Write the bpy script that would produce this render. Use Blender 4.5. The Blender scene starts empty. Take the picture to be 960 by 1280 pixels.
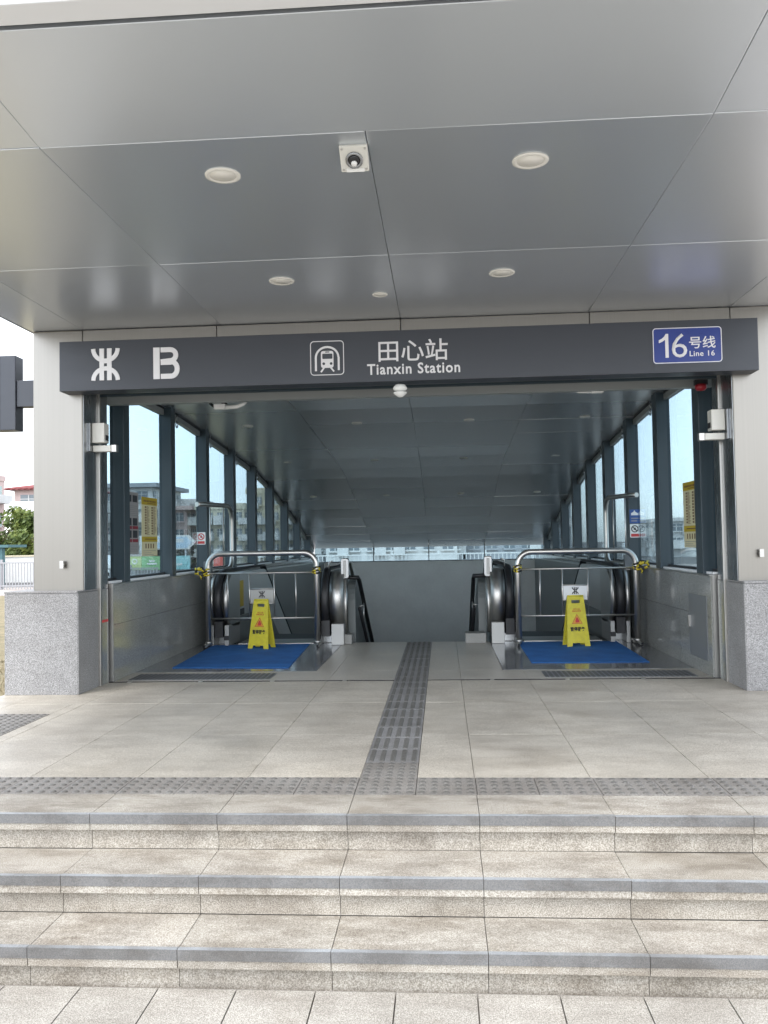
import bpy, bmesh, math, random
from mathutils import Vector, Matrix
random.seed(7)
R = math.radians
S = bpy.context.scene
COL = S.collection

# ------------------------------------------------------------------ camera, world, sun, exposure
cam_d = bpy.data.cameras.new('camera')
cam = bpy.data.objects.new('camera', cam_d); COL.objects.link(cam)
cam_d.sensor_fit = 'VERTICAL'; cam_d.sensor_height = 36.0
cam_d.lens = 1060 / 1280 * 36.0
cam_d.clip_start = 0.05; cam_d.clip_end = 2000
EYE = 1.876
cr = Vector((0.99748, 0.06866, -0.01799))      # camera right in world
cu = Vector((0.02041, -0.03480, 0.99919))      # camera up
cb = Vector((0.06798, -0.99703, -0.03612))     # camera back
M = Matrix((cr, cu, cb)).transposed().to_4x4(); M.translation = (0, 0, EYE)
cam.matrix_world = M
S.camera = cam

SUN_EL, SUN_ROT = 62, 200
w = bpy.data.worlds.new('World'); S.world = w; w.use_nodes = True
nt = w.node_tree; bg = nt.nodes['Background']
sky = nt.nodes.new('ShaderNodeTexSky'); sky.sky_type = 'NISHITA'; sky.sun_disc = False
sky.sun_elevation = R(SUN_EL); sky.sun_rotation = R(SUN_ROT)
sky.air_density = 1.0; sky.dust_density = 1.0; sky.ozone_density = 1.0
hsv = nt.nodes.new('ShaderNodeHueSaturation'); hsv.inputs['Saturation'].default_value = 0.22
hsv.inputs['Value'].default_value = 1.0
nt.links.new(sky.outputs[0], hsv.inputs['Color'])
cl = nt.nodes.new('ShaderNodeTexNoise'); cl.inputs['Scale'].default_value = 2.2; cl.inputs['Detail'].default_value = 5
clr = nt.nodes.new('ShaderNodeValToRGB')
clr.color_ramp.elements[0].position = .3; clr.color_ramp.elements[0].color = (.82, .86, .92, 1)
clr.color_ramp.elements[1].position = .7; clr.color_ramp.elements[1].color = (1.0, 1.0, 1.0, 1)
mul = nt.nodes.new('ShaderNodeMix'); mul.data_type = 'RGBA'; mul.blend_type = 'MULTIPLY'; mul.inputs[0].default_value = 1
nt.links.new(cl.outputs[0], clr.inputs[0]); nt.links.new(hsv.outputs[0], mul.inputs[6]); nt.links.new(clr.outputs[0], mul.inputs[7])
nt.links.new(mul.outputs[2], bg.inputs['Color'])
bg.inputs['Strength'].default_value = 0.15
sd = bpy.data.lights.new('sun', 'SUN'); sd.energy = 0.5; sd.angle = R(25); sd.color = (1, .96, .9)
sun = bpy.data.objects.new('sun', sd); COL.objects.link(sun)
_a = R(SUN_ROT)
_dir = Vector((math.sin(_a) * math.cos(R(SUN_EL)), math.cos(_a) * math.cos(R(SUN_EL)), math.sin(R(SUN_EL))))
sun.rotation_euler = (-_dir).to_track_quat('-Z', 'Y').to_euler()
S.view_settings.view_transform = 'Standard'; S.view_settings.look = 'None'
S.view_settings.exposure = 2.12; S.view_settings.gamma = 1
S.render.engine = 'CYCLES'
try:
    S.cycles.max_bounces = 8; S.cycles.diffuse_bounces = 4; S.cycles.glossy_bounces = 5
    S.cycles.transparent_max_bounces = 16; S.cycles.sample_clamp_indirect = 6
except Exception: pass

# ------------------------------------------------------------------ materials
def mat(name, base=(.5, .5, .5), rough=.5, metal=0.0, build=None, **kw):
    m = bpy.data.materials.new(name); m.use_nodes = True
    n = m.node_tree; b = n.nodes['Principled BSDF']
    b.inputs['Base Color'].default_value = (*base, 1); b.inputs['Roughness'].default_value = rough
    b.inputs['Metallic'].default_value = metal
    for k, v in kw.items(): b.inputs[k].default_value = v
    if build: build(n, b)
    return m
def coords(n, scale=(1, 1, 1), kind='Object'):
    tc = n.nodes.new('ShaderNodeTexCoord'); mp = n.nodes.new('ShaderNodeMapping')
    mp.inputs['Scale'].default_value = scale
    if kind == 'World':
        g = n.nodes.new('ShaderNodeNewGeometry'); n.links.new(g.outputs['Position'], mp.inputs[0])
    else: n.links.new(tc.outputs[kind], mp.inputs[0])
    return mp.outputs[0]
def noise(n, vec, scale, detail=3, rough=.5):
    t = n.nodes.new('ShaderNodeTexNoise'); t.inputs['Scale'].default_value = scale
    t.inputs['Detail'].default_value = detail; t.inputs['Roughness'].default_value = rough
    n.links.new(vec, t.inputs['Vector']); return t.outputs[0]
def ramp(n, fac, stops):
    r = n.nodes.new('ShaderNodeValToRGB'); e = r.color_ramp.elements
    while len(e) < len(stops): e.new(.5)
    for i, (p, c) in enumerate(stops):
        e[i].position = p; e[i].color = (*c, 1) if len(c) == 3 else c
    n.links.new(fac, r.inputs[0]); return r.outputs[0]
def mix(n, a, b, fac, mode='MIX'):
    m = n.nodes.new('ShaderNodeMix'); m.data_type = 'RGBA'; m.blend_type = mode
    for v, i in ((fac, 0), (a, 6), (b, 7)):
        if hasattr(v, 'is_output'): n.links.new(v, m.inputs[i])
        elif i == 0: m.inputs[0].default_value = v
        else: m.inputs[i].default_value = (*v, 1)
    return m.outputs[2]
def mrange(n, fac, a, b, c, d):
    r = n.nodes.new('ShaderNodeMapRange'); r.inputs[1].default_value = a; r.inputs[2].default_value = b
    r.inputs[3].default_value = c; r.inputs[4].default_value = d; n.links.new(fac, r.inputs[0]); return r.outputs[0]
def bump(n, b, h, strength=.2, dist=.01):
    k = n.nodes.new('ShaderNodeBump'); k.inputs['Strength'].default_value = strength; k.inputs['Distance'].default_value = dist
    n.links.new(h, k.inputs['Height']); n.links.new(k.outputs[0], b.inputs['Normal'])
def rnd(n):
    return n.nodes.new('ShaderNodeObjectInfo').outputs['Random']

def steel_build(sc, lo, hi, tint=.06, wave=.0):
    def f(n, b):
        v = coords(n, sc, 'World')
        s = noise(n, v, 1.0, 4, .6)
        n.links.new(mrange(n, s, .3, .7, lo, hi), b.inputs['Roughness'])
        base = b.inputs['Base Color'].default_value[:3]
        c = ramp(n, s, [(.3, tuple(x * (1 - tint) for x in base)), (.7, tuple(min(1, x * (1 + tint)) for x in base))])
        r = mrange(n, rnd(n), 0, 1, .94, 1.04)
        c2 = n.nodes.new('ShaderNodeMix'); c2.data_type = 'RGBA'; c2.blend_type = 'MULTIPLY'; c2.inputs[0].default_value = 1
        n.links.new(c, c2.inputs[6]); n.links.new(r, c2.inputs[7]); n.links.new(c2.outputs[2], b.inputs['Base Color'])
        if wave:
            lw = noise(n, coords(n, (1, 1, 1), 'World'), 1.3, 2)
            bump(n, b, lw, wave, .05)
    return f
def sheet_build(v=.03, streak=0):
    def f(n, b):
        base = b.inputs['Base Color'].default_value[:3]; r0 = b.inputs['Roughness'].default_value
        n.links.new(ramp(n, rnd(n), [(0, tuple(x * (1 - v) for x in base)), (1, tuple(x * (1 + v) for x in base))]), b.inputs['Base Color'])
        if streak:
            c = b.inputs['Base Color'].links[0].from_socket
            st = noise(n, coords(n, (70, 70, .25), 'World'), 1.0, 3, .6)
            n.links.new(mix(n, c, ramp(n, st, [(.35, (1 - streak,) * 3), (.65, (1 + streak,) * 3)]), 1.0, 'MULTIPLY'), b.inputs['Base Color'])
        n.links.new(mrange(n, rnd(n), 0, 1, r0 - .02, r0 + .02), b.inputs['Roughness'])
    return f
def granite_build(c0, c1, c2, scale=150, stain=.0, rlo=None, rhi=None, tintvar=.08, bmp=.15):
    def f(n, b):
        v = coords(n, (1, 1, 1), 'World')
        g = noise(n, v, scale, 2, .7)
        c = ramp(n, g, [(.36, c0), (.5, c1), (.64, c2)])
        big = noise(n, v, 1.7, 5, .62)
        c = mix(n, c, ramp(n, big, [(.35, (.72, .70, .68)), (.62, (1.04, 1.03, 1.01))]), .55 if stain else .25, 'MULTIPLY')
        if stain:
            st = noise(n, coords(n, (.8, 2.2, 1), 'World'), 3.3, 6, .7)
            c = mix(n, c, ramp(n, st, [(.40, (.58, .55, .52)), (.56, (1, 1, 1))]), stain, 'MULTIPLY')
            ofs = n.nodes.new('ShaderNodeVectorMath'); ofs.operation = 'ADD'
            sc_ = n.nodes.new('ShaderNodeVectorMath'); sc_.operation = 'SCALE'; sc_.inputs[0].default_value = (37, 19, 11)
            n.links.new(rnd(n), sc_.inputs['Scale']); n.links.new(coords(n, (1.1, 1.5, 3.0), 'World'), ofs.inputs[0]); n.links.new(sc_.outputs[0], ofs.inputs[1])
            st2 = noise(n, ofs.outputs[0], 1.4, 7, .75)
            c = mix(n, c, ramp(n, st2, [(.44, (1, 1, 1)), (.53, (1.0, .99, .98)), (.60, (.80, .765, .72))]), stain, 'MULTIPLY')
            st3 = noise(n, coords(n, (5, 5, 5), 'World'), 2.1, 3, .6)
            c = mix(n, c, ramp(n, st3, [(.62, (1, 1, 1)), (.74, (.62, .60, .58))]), stain * .8, 'MULTIPLY')
        t = ramp(n, rnd(n), [(0, (1 - tintvar, 1 - tintvar, 1 - tintvar * 1.2)), (1, (1 + tintvar * .5, 1 + tintvar * .45, 1 + tintvar * .3))])
        c = mix(n, c, t, 1.0, 'MULTIPLY')
        n.links.new(c, b.inputs['Base Color'])
        if rlo is not None: n.links.new(mrange(n, big, .3, .7, rlo, rhi), b.inputs['Roughness'])
        if bmp: bump(n, b, g, bmp, .003)
    return f

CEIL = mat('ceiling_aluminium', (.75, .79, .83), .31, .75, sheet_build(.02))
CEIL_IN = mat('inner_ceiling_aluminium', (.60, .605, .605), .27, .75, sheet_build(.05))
STEEL_COL = mat('column_stainless', (.25, .237, .216), .34, 1.0, sheet_build(.02, .018))
STEEL = mat('stainless', (.52, .51, .49), .38, 1.0, steel_build((6, 6, 2), .35, .42, .04))
STEEL_DARK = mat('jamb_stainless', (.34, .35, .36), .28, 1.0, steel_build((9, 9, .6), .22, .32, .05))
BEAM = mat('beam_grey_paint', (.27, .285, .28), .4)
GALV = mat('foot_metal', (.38, .38, .37), .45, .6)
BALU = mat('balustrade_metal', (.58, .58, .57), .4, .65)
PLATEM = mat('plate_metal', (.36, .36, .35), .45, .5)
PARAP = mat('parapet_grey', (.13, .145, .145), .35)
CHROME = mat('tube_stainless', (.56, .54, .51), .36, 1.0, steel_build((20, 20, 20), .32, .4, .05))
WHITE_METAL = mat('white_metal', (.78, .79, .80), .4)
SIGN = mat('sign_dark_grey', (.036, .041, .053), .4, 0, steel_build((2, 2, 30), .34, .44, .03), **{'Specular IOR Level': .5})
LETTER = mat('letter_white', (.72, .71, .72), .45)
BLUE = mat('badge_blue', (.012, .034, .22), .3)
MULL = mat('mullion_paint', (.034, .052, .064), .36, 0, steel_build((30, 30, 1), .3, .42, .06))
DARK = mat('dark_rubber', (.012, .012, .014), .45)
BLACK = mat('black_shadow_gap', (.01, .01, .011), .8)
CREAM = mat('lamp_cream_plastic', (.82, .80, .74), .35)
BOX = mat('box_cream', (.66, .65, .60), .45)
CABIN = mat('box_grey', (.16, .17, .18), .4)
WHITE = mat('white_plastic', (.80, .80, .78), .35)
RED = mat('red_plastic', (.35, .02, .03), .3)
REDP = mat('red_print', (.55, .05, .05), .5)
MAROON = mat('maroon_print', (.25, .015, .03), .5)
INK = mat('black_print', (.025, .025, .03), .5)
INKR = mat('brown_print', (.16, .07, .02), .5)
GREYP = mat('grey_print', (.30, .29, .29), .5)
CREAMP = mat('cream_poster', (.66, .60, .40), .5)
DARKP = mat('dark_poster', (.36, .34, .33), .5)
YELP = mat('yellow_print', (.52, .38, .02), .5)
BLUEP = mat('blue_print', (.03, .09, .30), .5)
ORANGE = mat('orange_print', (.75, .22, .04), .5)
YEL = mat('yellow_plastic', (.72, .54, .018), .38, 0, lambda n, b: (n.links.new(mix(n, (.66, .57, .045), ramp(n, noise(n, coords(n, (1, 1, 1), 'Object'), 18, 5), [(.4, (.56, .48, .05)), (.6, (.70, .62, .045))]), .5), b.inputs['Base Color'])))
TAPE = mat('hazard_tape', (.6, .45, .02), .5, 0, lambda n, b: n.links.new(ramp(n, noise(n, coords(n, (1, 1, 1), 'Object'), 22, 1), [(.49, (.62, .48, .03)), (.51, (.02, .02, .02))]), b.inputs['Base Color']))
MAT_BLUE = mat('mat_blue', (.016, .075, .26), .8, 0, lambda n, b: (n.links.new(mix(n, (.012, .115, .36), ramp(n, noise(n, coords(n, (1, 1, 1), 'World'), 4, 6), [(.35, (.010, .09, .29)), (.65, (.016, .135, .41))]), .7), b.inputs['Base Color']), bump(n, b, noise(n, coords(n, (1, 1, 1), 'World'), 300, 2), .5, .004)))
PLINTH = mat('plinth_granite', (.3, .3, .3), .55, 0, granite_build((.115, .113, .115), (.265, .262, .262), (.44, .435, .435), 165, .15, .5, .6, .02))
WALLG = mat('polished_granite', (.13, .135, .135), .12, 0, granite_build((0.154, 0.160, 0.154), (0.259, 0.266, 0.257), (0.392, 0.398, 0.385), 140, 0, .07, .16, .08, 0), **{'Specular IOR Level': .9})
PAVE = mat('platform_granite', (.4, .37, .32), .55, 0, granite_build((0.318, 0.280, 0.231), (0.471, 0.435, 0.375), (0.624, 0.584, 0.512), 170, .30, .38, .6, .05, .1))
TREAD = mat('step_granite', (.4, .36, .31), .65, 0, granite_build((0.229, 0.203, 0.170), (0.354, 0.329, 0.291), (0.508, 0.488, 0.441), 190, .72, .55, .75, .07, .2))
RISER = mat('riser_granite', (.42, .38, .33), .7, 0, granite_build((0.203, 0.181, 0.147), (0.337, 0.310, 0.270), (0.501, 0.471, 0.421), 190, .6, .6, .8, .07, .2))
GROUNDSLAB = mat('pavement_granite', (.44, .41, .37), .7, 0, granite_build((0.216, 0.200, 0.175), (0.356, 0.336, 0.303), (0.512, 0.490, 0.446), 190, .35, .6, .8, .04, .2))
JOINT = mat('joint_mortar', (.20, .185, .165), .9)
INFLOOR = mat('inner_floor_granite', (.3, .29, .27), .3, 0, granite_build((0.308, 0.281, 0.245), (0.453, 0.422, 0.372), (0.582, 0.545, 0.481), 170, .08, .28, .36, .04, .03))
PLATE = mat('landing_plate', (.20, .205, .21), .2, 0, granite_build((0.130, 0.135, 0.140), (0.190, 0.195, 0.200), (0.250, 0.255, 0.260), 200, 0, .09, .17, .02, 0), **{'Specular IOR Level': .8})
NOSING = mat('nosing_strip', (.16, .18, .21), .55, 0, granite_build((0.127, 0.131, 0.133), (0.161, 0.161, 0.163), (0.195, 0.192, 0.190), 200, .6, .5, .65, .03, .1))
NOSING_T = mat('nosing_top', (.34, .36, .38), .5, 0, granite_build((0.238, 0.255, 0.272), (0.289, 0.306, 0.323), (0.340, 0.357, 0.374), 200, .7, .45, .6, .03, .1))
TACT = mat('tactile_tile', (.25, .24, .225), .6, 0, granite_build((0.173, 0.162, 0.152), (0.242, 0.227, 0.212), (0.313, 0.298, 0.278), 120, .35, .5, .65, .06, .1))
TACTD = mat('tactile_relief', (.12, .115, .11), .55, 0, granite_build((.10, .095, .09), (.14, .135, .125), (.18, .175, .165), 120, .3, .45, .6, .05, .1))
TACTS = mat('tactile_strip_tile', (.24, .235, .235), .5, 0, granite_build((0.181, 0.177, 0.177), (0.252, 0.247, 0.247), (0.313, 0.308, 0.303), 120, .3, .42, .6, .06, .1))
STUCCO = mat('end_wall_grey', (.17, .185, .18), .5, 0, granite_build((0.620, 0.636, 0.616), (0.745, 0.751, 0.732), (0.869, 0.869, 0.848), 260, .0, .4, .55, .02, .05))
STAIRM = mat('stair_granite', (.25, .25, .24), .5, 0, granite_build((0.204, 0.204, 0.198), (0.300, 0.300, 0.288), (0.384, 0.384, 0.372), 150, .2, .4, .6, .03, .1))
GRIB = mat('grate_rib', (.10, .10, .10), .5)
def glass_mat(name, tint, ior=1.5):
    m = bpy.data.materials.new(name); m.use_nodes = True; n = m.node_tree
    n.nodes.remove(n.nodes['Principled BSDF']); out = n.nodes['Material Output']
    tr = n.nodes.new('ShaderNodeBsdfTransparent'); tr.inputs[0].default_value = (*tint, 1)
    gl = n.nodes.new('ShaderNodeBsdfGlossy'); gl.inputs['Roughness'].default_value = .02
    lw = n.nodes.new('ShaderNodeLayerWeight'); lw.inputs[0].default_value = .5
    pw = n.nodes.new('ShaderNodeMath'); pw.operation = 'POWER'; pw.inputs[1].default_value = 5
    ma = n.nodes.new('ShaderNodeMath'); ma.operation = 'MULTIPLY_ADD'; ma.inputs[1].default_value = .96; ma.inputs[2].default_value = .04
    n.links.new(lw.outputs['Facing'], pw.inputs[0]); n.links.new(pw.outputs[0], ma.inputs[0])
    mx = n.nodes.new('ShaderNodeMixShader')
    n.links.new(ma.outputs[0], mx.inputs[0]); n.links.new(tr.outputs[0], mx.inputs[1]); n.links.new(gl.outputs[0], mx.inputs[2])
    n.links.new(mx.outputs[0], out.inputs[0]); return m
GLASS = glass_mat('tinted_glass', (.60, .69, .73))
LENS = mat('lens_black', (.01, .01, .012), .08)
GRASSM = mat('lawn', (.20, .19, .06), .9, 0, lambda n, b: (n.links.new(ramp(n, noise(n, coords(n, (1, 1, 1), 'World'), 2.5, 8, .7), [(.3, (.13, .12, .06)), (.5, (.27, .225, .13)), (.7, (.33, .27, .16))]), b.inputs['Base Color']), bump(n, b, noise(n, coords(n, (1, 1, 1), 'World'), 60, 3), .8, .05)))
ASPH = mat('asphalt', (.16, .155, .15), .85, 0, granite_build((.10, .10, .10), (.15, .148, .145), (.20, .198, .19), 40, .2, .8, .9, .01, .2))
PAVEFAR = mat('plaza_paving', (.42, .36, .33), .8, 0, granite_build((.34, .30, .27), (.42, .37, .34), (.48, .44, .40), 20, .2, .75, .85, .01, .1))
def plain(name, c, rough=.75, v=.1):
    return mat(name, c, rough, 0, lambda n, b: n.links.new(ramp(n, noise(n, coords(n, (1, 1, .35), 'World'), .8, 6, .6), [(.3, tuple(x * (1 - v * 1.6) for x in c)), (.7, tuple(min(1, x * (1 + v)) for x in c))]), b.inputs['Base Color']))
B_PINK = plain('pink_render', (.56, .43, .40)); B_CREAM = plain('cream_render', (.58, .52, .38)); B_WHITE = plain('white_render', (.62, .62, .60))
B_GREY = plain('grey_render', (.36, .38, .40)); B_YEL = plain('yellow_render', (.58, .54, .42)); B_WIN = mat('window_dark', (.05, .065, .075), .15)
B_WINL = mat('window_green', (.22, .33, .31), .15); ROOFRED = plain('red_roof_tile', (.24, .07, .07)); ROOFGREY = plain('grey_roof', (.30, .32, .34))
B_WIN2 = mat('window_grey', (.16, .19, .21), .2); B_BRICK = plain('brick_render', (.30, .20, .18)); TEAL = plain('teal_sheet', (.07, .15, .16)); HOARD_G = plain('green_hoarding', (.22, .42, .20))
HOARD_L = plain('lime_hoarding', (.42, .50, .22)); HOARD_C = plain('cyan_hoarding', (.22, .44, .45)); BB_BLUE = plain('billboard_blue', (.42, .54, .64))
FENCE = mat('fence_grey', (.30, .30, .31), .5); BARK = plain('bark', (.09, .065, .045)); CARM = mat('car_white', (.75, .75, .74), .2, 0, None, **{'Coat Weight': .5})
LEAF1 = mat('leaf_green', (.06, .10, .025), .6, 0, lambda n, b: n.links.new(ramp(n, noise(n, coords(n, (1, 1, 1), 'World'), 1.8, 4), [(.3, (.035, .06, .015)), (.5, (.10, .14, .03)), (.7, (.24, .27, .06))]), b.inputs['Base Color']))
LEAF2 = mat('leaf_dark', (.05, .06, .03), .6, 0, lambda n, b: n.links.new(ramp(n, noise(n, coords(n, (1, 1, 1), 'World'), 2.5, 4), [(.3, (.03, .03, .02)), (.5, (.08, .06, .045)), (.7, (.12, .13, .05))]), b.inputs['Base Color']))

# ------------------------------------------------------------------ mesh helpers
class MB:
    def __init__(s): s.v = []; s.f = []; s.mi = []; s.sm = []
    def add(s, vs, fs, mi=0, smooth=False):
        o = len(s.v); s.v += [tuple(p) for p in vs]
        for f in fs: s.f.append([i + o for i in f]); s.mi.append(mi); s.sm.append(smooth)
        return s
    def box(s, x0, x1, y0, y1, z0, z1, mi=0, mtx=None):
        vs = [(x, y, z) for z in (z0, z1) for y in (y0, y1) for x in (x0, x1)]
        if mtx: vs = [mtx @ Vector(p) for p in vs]
        return s.add(vs, [(0, 2, 3, 1), (4, 5, 7, 6), (0, 1, 5, 4), (2, 6, 7, 3), (0, 4, 6, 2), (1, 3, 7, 5)], mi)
    def prism(s, poly, axis, a, b, mi=0, smooth=False):
        # polygon (2-d, CCW or CW) extruded along axis from a to b; axis 'x': poly=(y,z); 'y': (x,z); 'z': (x,y)
        def P(p, t): return {'x': (t, p[0], p[1]), 'y': (p[0], t, p[1]), 'z': (p[0], p[1], t)}[axis]
        n = len(poly); vs = [P(p, a) for p in poly] + [P(p, b) for p in poly]
        s.add(vs, [tuple(range(n)), tuple(range(2 * n - 1, n - 1, -1))], mi)
        o = len(s.v) - 2 * n
        for i in range(n):
            j = (i + 1) % n
            s.f.append([o + i, o + n + i, o + n + j, o + j]); s.mi.append(mi); s.sm.append(smooth)
        return s
    def strip(s, prof, axis, a, b, mi=0, smooth=True):
        # open profile swept along an axis (a sheet)
        def P(p, t): return {'x': (t, p[0], p[1]), 'y': (p[0], t, p[1])}[axis]
        n = len(prof); vs = [P(p, a) for p in prof] + [P(p, b) for p in prof]
        return s.add(vs, [(i, i + 1, n + i + 1, n + i) for i in range(n - 1)], mi, smooth)
    def tube(s, pts, r, seg=10, mi=0, closed=False, cap=True):
        pts = [Vector(p) for p in pts]; n = len(pts); rings = []; up = None
        for i, p in enumerate(pts):
            if closed: d = pts[(i + 1) % n] - pts[i - 1]
            else: d = pts[min(i + 1, n - 1)] - pts[max(i - 1, 0)]
            d.normalize()
            if up is None:
                up = Vector((0, 0, 1)) if abs(d.z) < .9 else Vector((1, 0, 0))
            a = d.cross(up)
            if a.length < 1e-4: a = d.orthogonal()
            a.normalize(); up = a.cross(d).normalized()
            rr = r[i] if isinstance(r, (list, tuple)) else r
            rings.append([p + (a * math.cos(t) + up * math.sin(t)) * rr for t in [2 * math.pi * k / seg for k in range(seg)]])
        o = len(s.v); s.v += [tuple(q) for g in rings for q in g]
        for i in range(n if closed else n - 1):
            for k in range(seg):
                k2 = (k + 1) % seg; i2 = (i + 1) % n
                s.f.append([o + i * seg + k, o + i * seg + k2, o + i2 * seg + k2, o + i2 * seg + k]); s.mi.append(mi); s.sm.append(True)
        if cap and not closed:
            s.f.append([o + k for k in range(seg)][::-1]); s.mi.append(mi); s.sm.append(False)
            s.f.append([o + (n - 1) * seg + k for k in range(seg)]); s.mi.append(mi); s.sm.append(False)
        return s
    def lathe(s, prof, c, axis='z', seg=24, mi=0):
        # prof: (radius, height) list
        c = Vector(c); o = len(s.v)
        for (r, h) in prof:
            for k in range(seg):
                t = 2 * math.pi * k / seg; a, b = r * math.cos(t), r * math.sin(t)
                q = {'z': (a, b, h), 'y': (a, h, b), 'x': (h, a, b)}[axis]
                s.v.append(tuple(c + Vector(q)))
        for i in range(len(prof) - 1):
            for k in range(seg):
                k2 = (k + 1) % seg
                s.f.append([o + i * seg + k, o + i * seg + k2, o + (i + 1) * seg + k2, o + (i + 1) * seg + k]); s.mi.append(mi); s.sm.append(True)
        for i in (0, len(prof) - 1):
            if prof[i][0] > 1e-5: s.f.append([o + i * seg + k for k in range(seg)]); s.mi.append(mi); s.sm.append(False)
        return s
    def stroke(s, pts, wd, y0, y1, mi=0, closed=False):
        # flat ribbon in the x-z plane with thickness from y0 to y1
        n = len(pts); L = []; Rr = []
        for i in range(n):
            if closed: d = Vector(pts[(i + 1) % n]) - Vector(pts[i - 1])
            else: d = Vector(pts[min(i + 1, n - 1)]) - Vector(pts[max(i - 1, 0)])
            d.normalize(); nn = Vector((-d.y, d.x)) * wd / 2; p = Vector(pts[i])
            L.append(p + nn); Rr.append(p - nn)
        o = len(s.v)
        for y in (y0, y1):
            for q in L: s.v.append((q.x, y, q.y))
            for q in Rr: s.v.append((q.x, y, q.y))
        for i in range(n if closed else n - 1):
            j = (i + 1) % n
            for f in ([i, j, n + j, n + i], [2 * n + i, 3 * n + i, 3 * n + j, 2 * n + j], [i, 2 * n + i, 2 * n + j, j], [n + i, n + j, 3 * n + j, 3 * n + i]):
                s.f.append([o + q for q in f]); s.mi.append(mi); s.sm.append(False)
        if not closed:
            for i in (0, n - 1):
                s.f.append([o + i, o + n + i, o + 3 * n + i, o + 2 * n + i]); s.mi.append(mi); s.sm.append(False)
        return s
    def mesh(s, name, mats):
        me = bpy.data.meshes.new(name); me.from_pydata(s.v, [], s.f)
        for m in (mats if isinstance(mats, (list, tuple)) else [mats]): me.materials.append(m)
        me.polygons.foreach_set('material_index', s.mi); me.polygons.foreach_set('use_smooth', s.sm)
        bm = bmesh.new(); bm.from_mesh(me); bmesh.ops.recalc_face_normals(bm, faces=bm.faces); bm.to_mesh(me); bm.free()
        me.update(); return me
    def build(s, name, mats, parent=None, bev=0, origin=None, **kw):
        if origin is None:
            lo = [min(p[i] for p in s.v) for i in range(3)]; hi = [max(p[i] for p in s.v) for i in range(3)]
            origin = ((lo[0] + hi[0]) / 2, (lo[1] + hi[1]) / 2, lo[2])
        s.v = [(p[0] - origin[0], p[1] - origin[1], p[2] - origin[2]) for p in s.v]
        return link(name, s.mesh(name, mats), parent, origin, bev, **kw)
def link(name, me, parent=None, loc=(0, 0, 0), bev=0, **kw):
    o = bpy.data.objects.new(name, me); COL.objects.link(o)
    if parent is not None:
        o.parent = parent
        o.location = Vector(loc) - wloc(parent)
    else: o.location = loc
    if bev:
        b = o.modifiers.new('bevel', 'BEVEL'); b.width = bev; b.segments = 2; b.limit_method = 'ANGLE'; b.angle_limit = R(40)
    for k, v in kw.items(): o[k] = v
    return o
def wloc(o):
    v = Vector(o.location); p = o.parent
    while p is not None: v = v + Vector(p.location); p = p.parent
    return v
def thing(name, label, cat, loc=(0, 0, 0), group=None):
    o = bpy.data.objects.new(name, None); o.empty_display_size = .1; COL.objects.link(o); o.location = loc
    o['label'] = label; o['category'] = cat
    if group: o['group'] = group
    return o
def tag(o, label, cat, group=None):
    o['label'] = label; o['category'] = cat
    if group: o['group'] = group
    return o
def structure(o): o['kind'] = 'structure'; return o
def copy_thing(root, delta, rotz=None, label=None):
    c = root.copy(); COL.objects.link(c); c.location = Vector(root.location) + Vector(delta)
    if rotz is not None: c.rotation_euler = (0, 0, rotz)
    if label: c['label'] = label
    for ch in root.children:
        d = ch.copy(); COL.objects.link(d); d.parent = c
        for g in ch.children:
            e = g.copy(); COL.objects.link(e); e.parent = d
    return c
def arc(cx, cy, r, a0, a1, n=8, ry=None):
    return [(cx + r * math.cos(R(a0 + (a1 - a0) * i / n)), cy + (ry or r) * math.sin(R(a0 + (a1 - a0) * i / n))) for i in range(n + 1)]
def rrect(x0, x1, z0, z1, r, n=5):
    return arc(x1 - r, z1 - r, r, 0, 90, n) + arc(x0 + r, z1 - r, r, 90, 180, n) + arc(x0 + r, z0 + r, r, 180, 270, n) + arc(x1 - r, z0 + r, r, 270, 360, n)
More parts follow.
